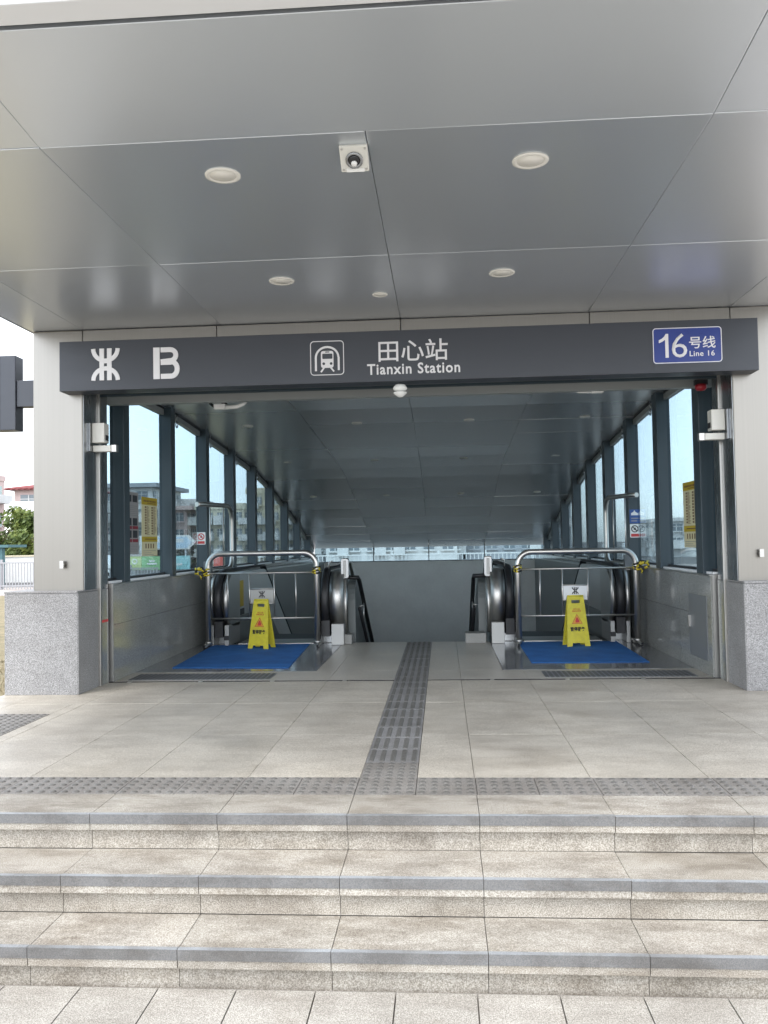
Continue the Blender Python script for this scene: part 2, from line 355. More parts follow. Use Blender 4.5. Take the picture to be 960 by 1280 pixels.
def text(name, s, x0, x1, z0, z1, y, m, parent, bold=0.0, depth=.004, spacing=1.0, split=False):
    c = bpy.data.curves.new('txt', 'FONT'); c.body = s; c.offset = bold; c.space_character = spacing; c.resolution_u = 3
    o = bpy.data.objects.new('txt', c); COL.objects.link(o)
    dg = bpy.context.evaluated_depsgraph_get(); me = bpy.data.meshes.new_from_object(o.evaluated_get(dg))
    bpy.data.objects.remove(o); bpy.data.curves.remove(c)
    xs = [v.co.x for v in me.vertices]; ys = [v.co.y for v in me.vertices]
    ax, bx, ay, by = min(xs), max(xs), min(ys), max(ys)
    bm = bmesh.new(); bm.from_mesh(me)
    r = bmesh.ops.extrude_face_region(bm, geom=bm.faces[:])
    for v in [g for g in r['geom'] if isinstance(g, bmesh.types.BMVert)]: v.co.z = 1.0
    cx, cz = (x0 + x1) / 2, (z0 + z1) / 2
    for v in bm.verts:
        px = x0 + (v.co.x - ax) / (bx - ax) * (x1 - x0) - cx; pz = z0 + (v.co.y - ay) / (by - ay) * (z1 - z0) - cz
        v.co = (px, -depth * v.co.z, pz)
    bmesh.ops.recalc_face_normals(bm, faces=bm.faces)
    bpy.data.meshes.remove(me)
    if split:                              # one part per character: cut the string at its widest gaps
        bm.verts.ensure_lookup_table(); seen = set(); isl = []
        for v in bm.verts:
            if v in seen: continue
            st_ = [v]; seen.add(v); grp = []
            while st_:
                q = st_.pop(); grp.append(q)
                for e in q.link_edges:
                    o_ = e.other_vert(q)
                    if o_ not in seen: seen.add(o_); st_.append(o_)
            isl.append((min(q.co.x for q in grp), max(q.co.x for q in grp), grp))
        isl.sort(key=lambda t: t[0]); cl_ = []
        for a, b, grp in isl:
            if cl_ and a < cl_[-1][1]: cl_[-1][1] = max(b, cl_[-1][1]); cl_[-1][2] += grp
            else: cl_.append([a, b, list(grp)])
        nch = len(s.replace(' ', ''))
        while len(cl_) > nch:
            k = min(range(len(cl_) - 1), key=lambda i: cl_[i + 1][0] - cl_[i][1])
            cl_[k] = [cl_[k][0], cl_[k + 1][1], cl_[k][2] + cl_[k + 1][2]]; del cl_[k + 1]
        for a, b, grp in cl_:
            ids = {v: i for i, v in enumerate(grp)}; fs = [[ids[v] for v in f.verts] for f in bm.faces if f.verts[0] in ids]
            mm = bpy.data.meshes.new(name); mm.from_pydata([(v.co.x - (a + b) / 2, v.co.y, v.co.z) for v in grp], [], fs); mm.materials.append(m)
            o = link(name, mm, parent, (cx + (a + b) / 2, y, cz))
        bm.free(); return o
    me2 = bpy.data.meshes.new(name); bm.to_mesh(me2); bm.free()
    me2.materials.clear(); me2.materials.append(m)
    return link(name, me2, parent, (cx, y, cz))

# ------------------------------------------------------------------ key dimensions (metres)
P = .531; RIS = .177                     # platform height, step riser
YC = 7.75                                # front face of the columns
CX = -.365                               # centre of the entrance
JL, JR = -3.36, 2.62                     # inner faces of the column jambs
WL, WR = -3.32, 2.56                     # inner faces of the side walls
ZC = 3.941                               # canopy soffit
PX = .652; X0 = .154                     # slab pitch and phase
xs_slab = [X0 + PX * k for k in range(-6, 6)]   # -3.758 .. 3.414
N1, N2, N3 = 4.215, 3.885, 3.567         # nosing lines
XE0, XE1 = -4.08, 3.9                    # platform ends

# ------------------------------------------------------------------ ground
g = MB()
for a, b, c, d in ((-400, WL - .28, -300, 500), (WR + .28, 400, -300, 500), (WL - .28, WR + .28, -300, 11.5), (WL - .28, WR + .28, 22.75, 500)): g.box(a, b, c, d, -.5, 0)
g = structure(g.build('ground', ASPH))
pl = structure(MB().box(-30, 60, -40, 4.2, .0, .004).build('pavement', JOINT))
GS = .333
def slab_mesh(w_, d_, h, m, gap=.003, name='slab'):
    mb = MB().box(-w_ / 2 + gap, w_ / 2 - gap, -d_ / 2 + gap, d_ / 2 - gap, 0, h)
    return mb.mesh(name, m)
gm = slab_mesh(GS, .62, .02, GROUNDSLAB)
for j in range(6):
    for i in range(-14, 16):
        o = link('paving_slab', gm, pl, (.105 + GS * (i + .5), 3.555 - .62 * (j + .5) , .005))
o = MB().box(-30, -4.56, -40, 3.555, .004, .024).box(5.1, 60, -40, 3.555, .004, .024).box(-4.55, 5.09, -40, -.17, .004, .0245).build('outer_paving', GROUNDSLAB, pl)
o['kind'] = 'stuff'
structure(MB().box(-4.745, -4.085, 4.3, 33, 0, .014).build('lawn_edge_paving', PAVEFAR))
lawn = structure(MB().box(-60, -4.75, 4.3, 33, 0, .012).build('lawn', GRASSM))
path = structure(MB().box(-90, -4.09, 33.2, 40, 0, .02).build('path', PAVEFAR))
apron = structure(MB().box(3.92, 90, 4.3, 60, 0, .016).build('side_plaza', PAVEFAR))
apron2 = structure(MB().box(-4.08, 3.9, 23.2, 60, 0, .016).build('rear_plaza', PAVEFAR))
# grass blades along the near strip of the lawn
mb = MB()
for k in range(9000):
    y = 6 + 24 * random.random() ** 1.6; x = -4.78 - random.random() * (1.0 + .12 * y)
    h = random.uniform(.03, .075); a = random.uniform(0, 3.14); dx, dy = math.cos(a) * .008, math.sin(a) * .008
    lx, ly = random.uniform(-.03, .03), random.uniform(-.03, .03)
    mb.add([(x - dx, y - dy, .01), (x + dx, y + dy, .01), (x + lx, y + ly, .01 + h)], [(0, 1, 2)])
gr = mb.build('grass', GRASSM); gr['kind'] = 'stuff'

# ------------------------------------------------------------------ platform and steps
plat = structure(MB().box(XE0, XE1, N1 + .05, 8.36, .02, P - .03).box(XE0, XE1, 8.36, 11.55, .02, P - .0301).build('platform', JOINT))
steps = structure(MB().box(XE0, XE1, N3 + .05, N2 + .0495, .02, RIS - .03).box(XE0, XE1, N2 + .05, N1 + .0495, .02, 2 * RIS - .03).build('steps', JOINT))
T_ = .078
def slab(x0, x1, y0, y1, ztop, h, m, parent, name='paving_slab', gap=.0014, bev=.002, dz=0):
    return MB().box(x0 + gap, x1 - gap, y0 + gap, y1 - gap, ztop - h + dz, ztop + dz).build(name, m, parent, bev)
cols = [XE0] + [x for x in xs_slab if XE0 + .2 < x < XE1 - .2] + [XE1]
for (yn, yb, z) in ((N1, 4.565, P), (N2, N1 + .03, 2 * RIS), (N3, N2 + .03, RIS)):
    par = plat if z == P else steps
    for a, b in zip(cols, cols[1:]):
        dz = random.uniform(-.0015, .0015)
        slab(a, b, yn, yb, z, T_, TREAD, par, 'tread_slab', dz=dz)
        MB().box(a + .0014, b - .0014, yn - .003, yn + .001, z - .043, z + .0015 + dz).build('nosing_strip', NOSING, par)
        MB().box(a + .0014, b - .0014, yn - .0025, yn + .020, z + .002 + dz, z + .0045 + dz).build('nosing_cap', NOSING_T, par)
        MB().box(a + .0014, b - .0014, yn + .03, yn + .06, z - RIS + .002, z - T_ - .003).build('riser_slab', RISER, par)
# tactile tiles: domes
TP = .3285
def dome_tile_mesh():
    mb = MB().box(-TP / 2 + .002, TP / 2 - .002, -TP / 2 + .002, TP / 2 - .002, -.02, .002)
    for i in range(5):
        for j in range(5):
            x = (i - 2) * TP / 5; y = (j - 2) * TP / 5; r = .0205
            o = len(mb.v); seg = 8
            for rr, h in ((r, .002), (r * .8, .0065), (r * .45, .008)):
                for k in range(seg):
                    t = 2 * math.pi * k / seg; mb.v.append((x + rr * math.cos(t), y + rr * math.sin(t), h))
            for q in range(2):
                for k in range(seg):
                    mb.f.append([o + q * seg + k, o + q * seg + (k + 1) % seg, o + (q + 1) * seg + (k + 1) % seg, o + (q + 1) * seg + k]); mb.mi.append(1); mb.sm.append(True)
            mb.f.append([o + 2 * seg + k for k in range(seg)]); mb.mi.append(1); mb.sm.append(False)
    return mb.mesh('tactile_tile', [TACT, TACTD])
def bar_tile_mesh():
    mb = MB().box(-TP / 2 + .002, TP / 2 - .002, -TP / 2 + .002, TP / 2 - .002, -.02, .002)
    for i in range(5):
        x = (i - 2) * TP / 5
        pts = arc(x, TP * .40, .017, 0, 180, 4) + arc(x, -TP * .40, .017, 180, 360, 4)
        ptsi = arc(x, TP * .395, .012, 0, 180, 4) + arc(x, -TP * .395, .012, 180, 360, 4)
        n = len(pts); o = len(mb.v)
        mb.v += [(p[0], p[1], .002) for p in pts] + [(p[0], p[1], .007) for p in ptsi]
        for k in range(n): mb.f.append([o + k, o + (k + 1) % n, o + n + (k + 1) % n, o + n + k]); mb.mi.append(1); mb.sm.append(False)
        mb.f.append([o + n + k for k in range(n)]); mb.mi.append(1); mb.sm.append(False)
    return mb.mesh('tactile_tile', [TACTS, TACTD])
dome_me, bar_me = dome_tile_mesh(), bar_tile_mesh()
TX = -.499
for k in range(-11, 13):
    x = TX + TP * (k + .5)
    if XE0 + .1 < x < XE1 - .1:
        link('tactile_tile', dome_me, plat, (x, 4.565 + TP / 2, P + random.uniform(-.001, .001)))
y = 4.565 + TP
link('tactile_tile', dome_me, plat, (TX + TP / 2, y + TP / 2, P)); y += TP
while y + TP < 11.5:
    if not (8.2 < y + TP / 2 < 8.30): pass
    link('tactile_tile', bar_me, plat, (TX + TP / 2, y + TP / 2, P + random.uniform(-.001, .001))); y += TP
YT_END = y
# side tactile strip by the left column
for i in range(2):
    for j in range(5):
        link('tactile_tile', dome_me, plat, (-3.212 - TP * (i + .5), 6.745 - TP * (j + .5), P + .0))
SX0, SX1, SY0, SY1 = -3.212 - 2 * TP, -3.212, 6.745 - 5 * TP, 6.745
# platform slabs (front) and inner floor slabs
pcols = [XE0] + [x for x in xs_slab if XE0 + .2 < x < XE1 - .2] + [XE1]
rows = [4.565 + TP, 5.99, 7.18, 8.30]
for (y0, y1), off in zip(zip(rows, rows[1:]), (0, 0, 0)):
    for a, b in zip(pcols, pcols[1:]):
        segs = [(a, b)]
        if a < TX + .05 < b:  segs = [(a, TX)] if TX - a > .02 else []; segs += [(TX + TP, b)]
        for (p, q) in segs:
            if q - p < .03: continue
            if p < SX1 and q > SX0 and y0 < SY1 and y1 > SY0:
                # cut round the side tactile strip
                if p < SX0 - .02: slab(p, SX0, y0, y1, P, .03, PAVE, plat)
                if q > SX1 + .02: slab(SX1, q, y0, y1, P, .03, PAVE, plat)
                lo, hi = max(p, SX0), min(q, SX1)
                if y0 < SY0 - .02: slab(lo, hi, y0, SY0, P, .03, PAVE, plat)
                if y1 > SY1 + .02: slab(lo, hi, SY1, y1, P, .03, PAVE, plat)
                continue
            slab(p, q, y0, y1, P, .03, PAVE, plat, dz=random.uniform(-.0008, .0008))
# threshold: drain slot and inner floor
MB().box(XE0, XE1, 8.302, 8.358, P - .02, P - .016).box(XE0, XE1, 8.340, 8.3575, P - .0155, P - .0005).build('drain_channel', BLACK, plat)
for k in range(-8, 9):
    x = CX + k * .72 + .1
    if WL < x < WR: MB().box(x - .02, x + .02, 8.303, 8.357, P - .014, P + .001).build('drain_bracket', STEEL, plat)
MB().box(TX, TX + TP, 8.3035, 8.3565, P - .012, P - .004).build('drain_bridge', TACTD, plat)
icols = [WL] + [x for x in xs_slab if WL + .25 < x < WR - .25] + [WR]
PLY0 = 8.95
for y0, y1 in ((8.36, PLY0), (PLY0, 10.2), (10.2, 11.5)):
    for a, b in zip(icols, icols[1:]):
        segs = [(a, b)]
        if a < TX + .05 < b:  segs = [(a, TX)] if TX - a > .02 else []; segs += [(TX + TP, b)]
        for (p, q) in segs:
            if q - p < .03: continue
            if y0 >= PLY0:
                if q <= -1.36 or p >= .60: continue
                p = max(p, -1.36); q = min(q, .60)
                if q - p < .03: continue
            slab(p, q, y0, y1, P, .03, INFLOOR, plat)
for xa, xb in ((WL + .002, -1.362), (.602, WR - .002)):
    m_ = (xa + xb) / 2
    for p, q in ((xa, m_), (m_, xb)):
        slab(p, q, PLY0, 11.42, P + .002, .03, PLATE, plat, 'landing_plate')
# ribbed drain grates just inside the entrance
for x0, x1 in ((-3.2, -1.75), (.98, 2.44)):
    gt = tag(MB().box(x0, x1, 8.42, 8.80, P + .001, P + .004).build('floor_grate', CABIN), 'dark ribbed floor grate inside the entrance, ' + ('left one by the left mat' if x0 < 0 else 'right one by the right mat'), 'grate', 'ribbed floor grates')
    nx = int((x1 - x0) / .05)
    br = MB()
    for k in range(nx):
        br.box(x0 + k * .05 + .004, x0 + k * .05 + .034, 8.425, 8.795, P + .004, P + .007)
    o = br.build('rib', GRIB, gt); o['kind'] = 'stuff'

# ------------------------------------------------------------------ stairwell
mb = MB(); y = 11.55; z = P
n_st = 24
for k in range(n_st):
    z -= .155
    mb.box(-1.30, .56, y + k * .30, y + k * .30 + .31, z - .6, z)
st = structure(mb.build('stairs', STAIRM))
low = structure(MB().box(WL, WR, 18.6, 22.8, -3.5, -3.19).build('lower_landing', STAIRM))
sub = structure(MB().box(WL - .3, WR + .3, 11.3, 23, -6, -5.5).build('lower_floor', STAIRM))

# ------------------------------------------------------------------ the entrance building
ent = thing('station_entrance', 'grey metal station entrance with deep canopy and glazed sides over the escalators', 'building', (CX, YC, P))
# columns
def column(x0, x1, px0, px1):
    c = MB().box(x0, x1, YC, 8.34, 1.47, ZC - .001).build('column', STEEL_COL, ent, .012)
    MB().box(px0, px1, YC - .13, 8.30, P - .001, 1.462).build('granite_plinth', PLINTH, c, .006)
    MB().box(px0 - .002, px1 + .002, YC - .133, 8.303, 1.464, 1.482).build('plinth_cap', PLINTH, c, .003)
    return c
cl_ = column(-3.845, JL, -4.06, JL - .004)
cr_ = column(JR, 3.10, JR + .004, 3.32)
for c, x in ((cl_, -3.55), (cr_, 2.81)):
    b = MB().lathe([(.012, 0), (.012, -.03), (.02, -.03), (.02, -.045)], (x, YC, 1.725), 'y', 10).box(x - .018, x + .018, YC - .052, YC - .03, 1.69, 1.76).build('wall_bolt', STEEL, c)
# wall band above the sign between the columns
bands = [JL, -2.07, -.345, 1.375, JR]
for a, b in zip(bands, bands[1:]):
    MB().box(a + .003, b - .003, YC + .004, YC + .05, 3.33, ZC - .004).build('lintel_panel', STEEL_COL, ent, .004)
# portal soffit, shutter slot, inner beam
MB().box(JL, JR, YC + .006, 8.05, 3.40, 3.44).build('portal_soffit', STEEL_DARK, ent)
MB().box(JL, JR, 8.04, 8.06, 3.383, 3.40).build('shutter_lip', WHITE_METAL, ent)
MB().box(JL, JR, 8.10, 8.12, 3.36, 3.5).build('shutter_curtain', MULL, ent)
MB().box(JL, JR, 8.06, 8.48, 3.46, 3.52).build('shutter_housing', BLACK, ent)
MB().box(JL, JR, 8.22, 8.24, 3.385, 3.46).build('shutter_lip', STEEL_DARK, ent)
MB().box(WL - .12, WR + .12, 8.50, 8.60, 3.352, 3.64).build('beam', BEAM, ent, .003)
# jambs: cladding, guide rail, dark channel panels
for sx, X in ((1, JL), (-1, JR)):
    def bx(x0, x1, *a): return MB().box(*(sorted((X + sx * x0, X + sx * x1))), *a)
    bx(-.02, .004, YC + .012, 8.085, 1.48, 3.40).build('jamb_panel', STEEL_DARK, ent, .002)
    bx(-.02, .003, YC - .125, 8.085, P, 1.46).build('jamb_base', PLINTH, ent, .002)
    bx(-.02, .022, 8.088, 8.125, P, 3.40).build('guide_rail', CHROME, ent, .003)
    bx(-.02, .006, 8.13, 8.305, 1.47, 3.40).build('jamb_panel', STEEL_DARK, ent)
    bx(-.02, .010, 8.13, 8.305, P, 1.465).build('jamb_base', WALLG, ent)
    bx(-.02, -.004, 8.306, 8.352, P, 1.50).build('guide_slot', BLACK, ent)
    bx(-.02, .042, 8.353, 8.362, P, 1.505).build('slot_trim', STEEL, ent)
# side walls, sills, mullions, glass
def zc(y):
    T = [(8.4, 3.62), (10.8, 3.60), (12, 3.52), (13.3, 3.43), (14.8, 3.32), (15.6, 3.22), (16.25, 3.13), (17.2, 2.96), (18.8, 2.64), (20.3, 2.30), (21.4, 2.02), (22.4, 1.75)]
    for (a, b), (c, d) in zip(T, T[1:]):
        if y <= c: return b + (d - b) * (y - a) / (c - a)
    return T[-1][1]
for side, W_, sx in (('l', WL, 1), ('r', WR, -1)):
    pitch, f0, wd = (1.563, 8.84, .16) if side == 'l' else (1.632, 8.79, .215)
    def bx(x0, x1, *a): return MB().box(*(sorted((W_ + sx * x0, W_ + sx * x1))), *a)
    ys = [8.363, 9.45, 11.0, 12.6, 14.6, 16.6, 18.6, 20.6, 22.45]
    for a, b in zip(ys, ys[1:]):
        deep = -5 if a > 11 else P - .02
        bx(-.28, 0, a + .002, b - .002, 1.10, 1.498).build('wall_panel', WALLG, ent)
        bx(-.28, 0, a + .002, b - .002, deep, 1.097).build('wall_panel', WALLG, ent)
    bx(-.30, .004, 8.37, 22.45, 1.50, 1.512).build('sill', STEEL, ent, .002)
    bx(-.18, -.03, 8.37, 22.45, 1.514, 1.535).build('sill', WHITE_METAL, ent)
    yfar = []
    for k in range(9):
        y1 = f0 + pitch * k; y0 = y1 - wd
        if y0 > 22.3: break
        bx(-.155, 0, y0, y1, 1.513, zc((y0 + y1) / 2) + .06).build('mullion', MULL, ent, .004)
        yfar.append((y0, y1))
    edges = [8.30] + [q for ab in yfar for q in ab] + [22.4]
    for a, b in zip(edges[::2], edges[1::2]):
        if b - a < .05: continue
        n = 6; gx0, gx1 = W_ - sx * .118, W_ - sx * .130
        # pane follows the falling roof line
        poly = [(a - .004, 1.54)] + [(b + .004, 1.54)] + [(b + .004 - (b - a + .008) * i / n, zc(b - (b - a) * i / n) + .0) for i in range(n + 1)]
        gl = MB().prism(poly, 'x', min(gx0, gx1), max(gx0, gx1)).build('window_pane', GLASS, ent)
        bx(-.15, -.09, a, b, 1.536, 1.562).build('glazing_bead', DARK, ent)
        # sloping glazing head
        hp = [(a + (b - a) * i / n, zc(a + (b - a) * i / n) - .095) for i in range(n + 1)]
        hp2 = [(q[0], q[1] + .068) for q in hp[::-1]]
        MB().prism(hp + hp2, 'x', min(W_ - sx * .15, W_ - sx * .09), max(W_ - sx * .15, W_ - sx * .09)).build('glazing_head', BEAM, ent)
        hq = [(q[0], q[1] + .070) for q in hp]; hq2 = [(q[0], q[1] + .06) for q in hp2]
        MB().prism(hq + hq2, 'x', min(W_ - sx * .152, W_ - sx * .088), max(W_ - sx * .152, W_ - sx * .088)).build('glazing_gasket', DARK, ent)
        if a > 9 and a < 16:
            rc = (W_ - sx * .05, a * (abs(W_) + .05) / abs(W_) + .07, zc(a) - .165)
            MB().tube([(rc[0], rc[1] + .04 * math.cos(t), rc[2] + .04 * math.sin(t)) for t in [2 * math.pi * k / 12 for k in range(12)]], .008, 6, closed=True).tube([(rc[0], rc[1], rc[2] + .04), (rc[0], rc[1], rc[2] + .14)], .006, 6).build('ring_hook', STEEL_DARK, ent)
    # outer face edge strip of roof
# hatch in the right wall
h = MB().box(WR - .006, WR + .001, 8.49, 9.09, .665, 1.292).build('access_hatch', CABIN, ent, .003)
MB().box(WR - .03, WR - .006, 9.03, 9.05, .95, 1.07).build('hatch_handle', STEEL, h)
# inner curved ceiling: four bays of panels
cxs = [WL - .10, -1.832, -.365, 1.102, WR + .10]
cy = [8.60, 9.7, 10.8, 11.75, 12.7, 13.6, 14.5, 15.4, 16.25, 17.1, 17.95, 18.8, 19.6, 20.4, 21.1, 21.75, 22.4]
for a, b in zip(cxs, cxs[1:]):
    for y0, y1 in zip(cy, cy[1:]):
        za, zb = zc(y0), zc(y1); t = random.uniform(-.004, .004)
        MB().add([(a + .003, y0 + .004, za + t), (b - .003, y0 + .004, za + t), (b - .003, y1 - .004, zb - t), (a + .003, y1 - .004, zb - t),
                  (a + .003, y0 + .004, za + .03), (b - .003, y0 + .004, za + .03), (b - .003, y1 - .004, zb + .03), (a + .003, y1 - .004, zb + .03)],
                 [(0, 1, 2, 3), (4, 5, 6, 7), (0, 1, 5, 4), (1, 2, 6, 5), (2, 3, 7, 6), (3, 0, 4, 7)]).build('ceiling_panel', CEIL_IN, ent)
# roof shell over the inner ceiling
prof = [(y_, zc(y_) + .10) for y_ in cy]; prof2 = [(y_, zc(y_) + .40) for y_ in cy[::-1]]
MB().prism(prof + prof2, 'x', WL - .30, WR + .30).build('roof', ROOFGREY, ent)
# end wall and its low window
MB().box(WL - .3, WR + .3, 22.46, 22.8, -5.4, 1.37).build('end_wall', STUCCO, ent)
MB().box(WL - .3, WR + .3, 22.455, 22.80, 1.372, 1.392).build('sill', MULL, ent)
for a, b in zip(cxs, cxs[1:]):
    MB().box(a + .012, b - .012, 22.52, 22.53, 1.392, 1.80).build('window_pane', GLASS, ent)
for a in cxs[1:-1]:
    MB().box(a - .012, a + .012, 22.50, 22.55, 1.392, 1.80).build('mullion', MULL, ent)
MB().box(WL - .3, WR + .3, 22.46, 22.54, 1.752, 1.80).build('window_head', DARK, ent)

# ------------------------------------------------------------------ canopy soffit
XL_, XR_ = -3.865, 3.14
SL = .10                                   # front row rises outward
YJ1, YJ2, YF = 4.17, 6.02, 3.33
def zsof(y): return ZC + (SL * (YJ1 - y) if y < YJ1 else 0)
prnd = random.Random(5)
def panel(x0, x1, y0, y1):
    gp = .0018
    vs = []
    for dz in (0, .04):
        for y in (y0 + gp, y1 - gp):
            for x in (x0 + gp, x1 - gp): vs.append((x, y, zsof(y) + dz + (prnd.uniform(-.0025, .0025) if dz == 0 else 0)))
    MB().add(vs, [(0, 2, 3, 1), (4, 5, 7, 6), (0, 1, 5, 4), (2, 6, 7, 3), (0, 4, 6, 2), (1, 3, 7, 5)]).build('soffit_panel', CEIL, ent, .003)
pc = [XL_, -2.03, -.345, 1.365, XR_]
for a, b in zip([XL_, -2.03, 1.365], [-2.03, 1.365, XR_]): panel(a, b, YF, YJ1)
for a, b in zip(pc, pc[1:]): panel(a, b, YJ1, YJ2)
for a, b in zip([XL_, JL - .002, -2.03, -.345, 1.365, JR, XR_], [JL - .002, -2.03, -.345, 1.365, JR, XR_]): panel(a, b, YJ2, YC + .6)
# front lip
MB().box(XL_, XR_, YF - .03, YF - .004, zsof(YF) + .02, zsof(YF) + .06).build('fascia_gap', DARK, ent)
zz = zsof(YF)
MB().prism([(YF - .032, zz), (YF - .032, zz + .05), (YF - .18, zz + .42), (YF - .19, zz + .42), (YF - .19, zz + .055), (YF - .155, zz + .006)], 'x', XL_, XR_).build('fascia', WHITE_METAL, ent, .003)
# roof body of the canopy
MB().box(XL_ + .01, XR_ - .01, YF + .02, 8.6, ZC + .10, ZC + .55).build('roof', ROOFGREY, ent)
for x0, x1 in ((XL_ - .012, XL_ - .002), (XR_ + .002, XR_ + .012)):
    MB().box(x0, x1, YF - .19, 8.62, ZC - .004, ZC + .6).build('fascia', CEIL, ent)

# ------------------------------------------------------------------ main sign
sg = thing('station_sign', 'long dark grey fascia sign with white station name above the entrance', 'sign', (CX, YC, 3.32))
ZS0, ZS1, YS = 3.325, 3.787, 7.57
MB().box(-3.503, 2.793, YS, YC + .002, ZS0, ZS1).build('sign_box', SIGN, sg, .004)
def emblem(mb, cx, cz, W_, H_, y0, y1, mi=0):
    u = W_ / 218; v = H_ / 240
    X = lambda x: cx + (x - 190) * u
    Z = lambda z: cz - (z - 277) * v
    def ell(c, rx, ry, a0, a1): return [(X(c[0] + rx * math.cos(R(a))), Z(c[1] + ry * math.sin(R(a)))) for a in [a0 + (a1 - a0) * i / 16 for i in range(17)]]
    mb.stroke(ell((190, 157), 92, 92, 0, 180), 31 * u, y0, y1, mi)
    mb.stroke(ell((190, 398), 92, 90, 180, 360), 31 * u, y0, y1, mi)
    for x in (162, 219): mb.box(X(x - 17), X(x + 17), y0 - .0006, y1, Z(398), Z(156), mi)
    mb.box(X(174), X(206), y0 - .0003, y1, Z(268), Z(240), mi); mb.box(X(174), X(206), y0 - .0003, y1, Z(316), Z(292), mi)
    return mb
emblem(MB(), -3.062, 3.563, .274, .292, YS - .008, YS).build('emblem', LETTER, sg)
# stencil B
bx0, bz0, bh = -2.612, 3.412, .293
ku = bh / 242
X = lambda x: bx0 + (x - 553) * ku
Z = lambda z: bz0 + (382 - z) * ku
mb = MB().box(X(553), X(602), YS - .008, YS, Z(382), Z(142))
top = [(610, 161), (680, 161)] + [(684 + 43 * math.cos(R(a)), 203 + 42 * math.sin(R(a))) for a in range(-90, 91, 15)] + [(610, 252)]
bot = [(610, 257), (690, 257)] + [(690 + 47 * math.cos(R(a)), 308 + 55 * math.sin(R(a))) for a in range(-90, 91, 15)] + [(610, 363)]
mb.stroke([(X(a), Z(b)) for a, b in top], 37 * ku, YS - .008, YS); mb.stroke([(X(a), Z(b)) for a, b in bot], 38 * ku, YS - .0076, YS)
mb.build('exit_letter', LETTER, sg)
# train pictogram
ix0, ix1, iz0, iz1 = -1.157, -.857, 3.402, 3.708
mb = MB().stroke(rrect(ix0, ix1, iz0, iz1, .03), .007, YS - .004, YS, closed=True)
ic = (ix0 + ix1) / 2; s_ = .30 / 166
U = lambda x: ic + (x - 156) * s_
V = lambda z: iz0 + (272 - z) * s_
mb.stroke([(U(99), V(252)), (U(99), V(185))] + [(U(156 + 57 * math.cos(R(a))), V(185 - 53 * math.sin(R(a)))) for a in range(170, 0, -12)] + [(U(214), V(185)), (U(214), V(250))], 10 * s_, YS - .004, YS)
mb.prism([(p[0], p[1]) for p in rrect(U(125), U(188), V(237), V(152), .02)], 'y', YS - .004, YS)
mb.stroke([(U(140), V(236)), (U(124), V(258))], 8 * s_, YS - .004, YS); mb.stroke([(U(174), V(236)), (U(190), V(256))], 8 * s_, YS - .004, YS)
mb.prism(rrect(U(132), U(183), V(192), V(166), .008), 'y', YS - .0055, YS - .004, 1)
mb.prism(rrect(U(147), U(168), V(160), V(155), .003), 'y', YS - .0055, YS - .004, 1)
for x in (139, 176): mb.prism([(U(x + 7 * math.cos(R(a))), V(216 + 7 * math.sin(R(a)))) for a in range(0, 360, 30)], 'y', YS - .0055, YS - .004, 1)
mb.build('train_pictogram', [LETTER, SIGN], sg)
text('letter', '田心站', -.540, .084, 3.503, 3.698, YS, LETTER, sg, .006, .006, split=True)
text('letter', 'Tianxin Station', -.645, .190, 3.388, 3.487, YS, LETTER, sg, .018, .005, 1.12, split=True)
bd = MB().prism(rrect(1.884, 2.481, 3.405, 3.722, .028), 'y', YS - .006, YS).build('line_badge', BLUE, sg)
MB().stroke(rrect(1.889, 2.476, 3.410, 3.717, .026), .007, YS - .008, YS - .005, closed=True).build('badge_border', LETTER, bd)
text('numeral', '6', 2.048, 2.180, 3.455, 3.668, YS - .006, LETTER, bd, -.004, .003)
MB().prism([(1.992, 3.457), (2.020, 3.457), (2.020, 3.668), (1.998, 3.668), (1.985, 3.645), (1.962, 3.625), (1.938, 3.614), (1.938, 3.588), (1.968, 3.600), (1.992, 3.616)], 'y', YS - .009, YS - .006).build('numeral', LETTER, bd)
text('letter', '号线', 2.198, 2.425, 3.532, 3.638, YS - .006, LETTER, bd, .008, .003, split=True)
text('letter', 'Line 16', 2.20, 2.415, 3.463, 3.511, YS - .006, LETTER, bd, .01, .003, 1.1, split=True)

# ------------------------------------------------------------------ projecting light box at the left column
ps = thing('projecting_sign', 'dark grey light box sign bracketed to the outer side of the left column', 'sign', (-4.2, 8.05, 3.03))
MB().box(-5.0, -4.135, 7.98, 8.14, 3.04, 3.775).build('sign_box', SIGN, ps, .006)
MB().box(-4.30, -4.292, 7.977, 7.981, 3.045, 3.77).build('panel_joint', DARK, ps)
b = MB().box(-4.135, -3.955, 8.0, 8.12, 3.27, 3.53).build('bracket', SIGN, ps, .004)
MB().box(-3.955, -3.846, 8.02, 8.04, 3.265, 3.535).box(-3.955, -3.846, 8.09, 8.11, 3.265, 3.535).build('bracket_plate', DARK, ps)
for z in (3.30, 3.50): MB().lathe([(.012, 0), (.012, -.012)], (-3.93, 8.02, z), 'y', 8).build('bolt', STEEL, ps)

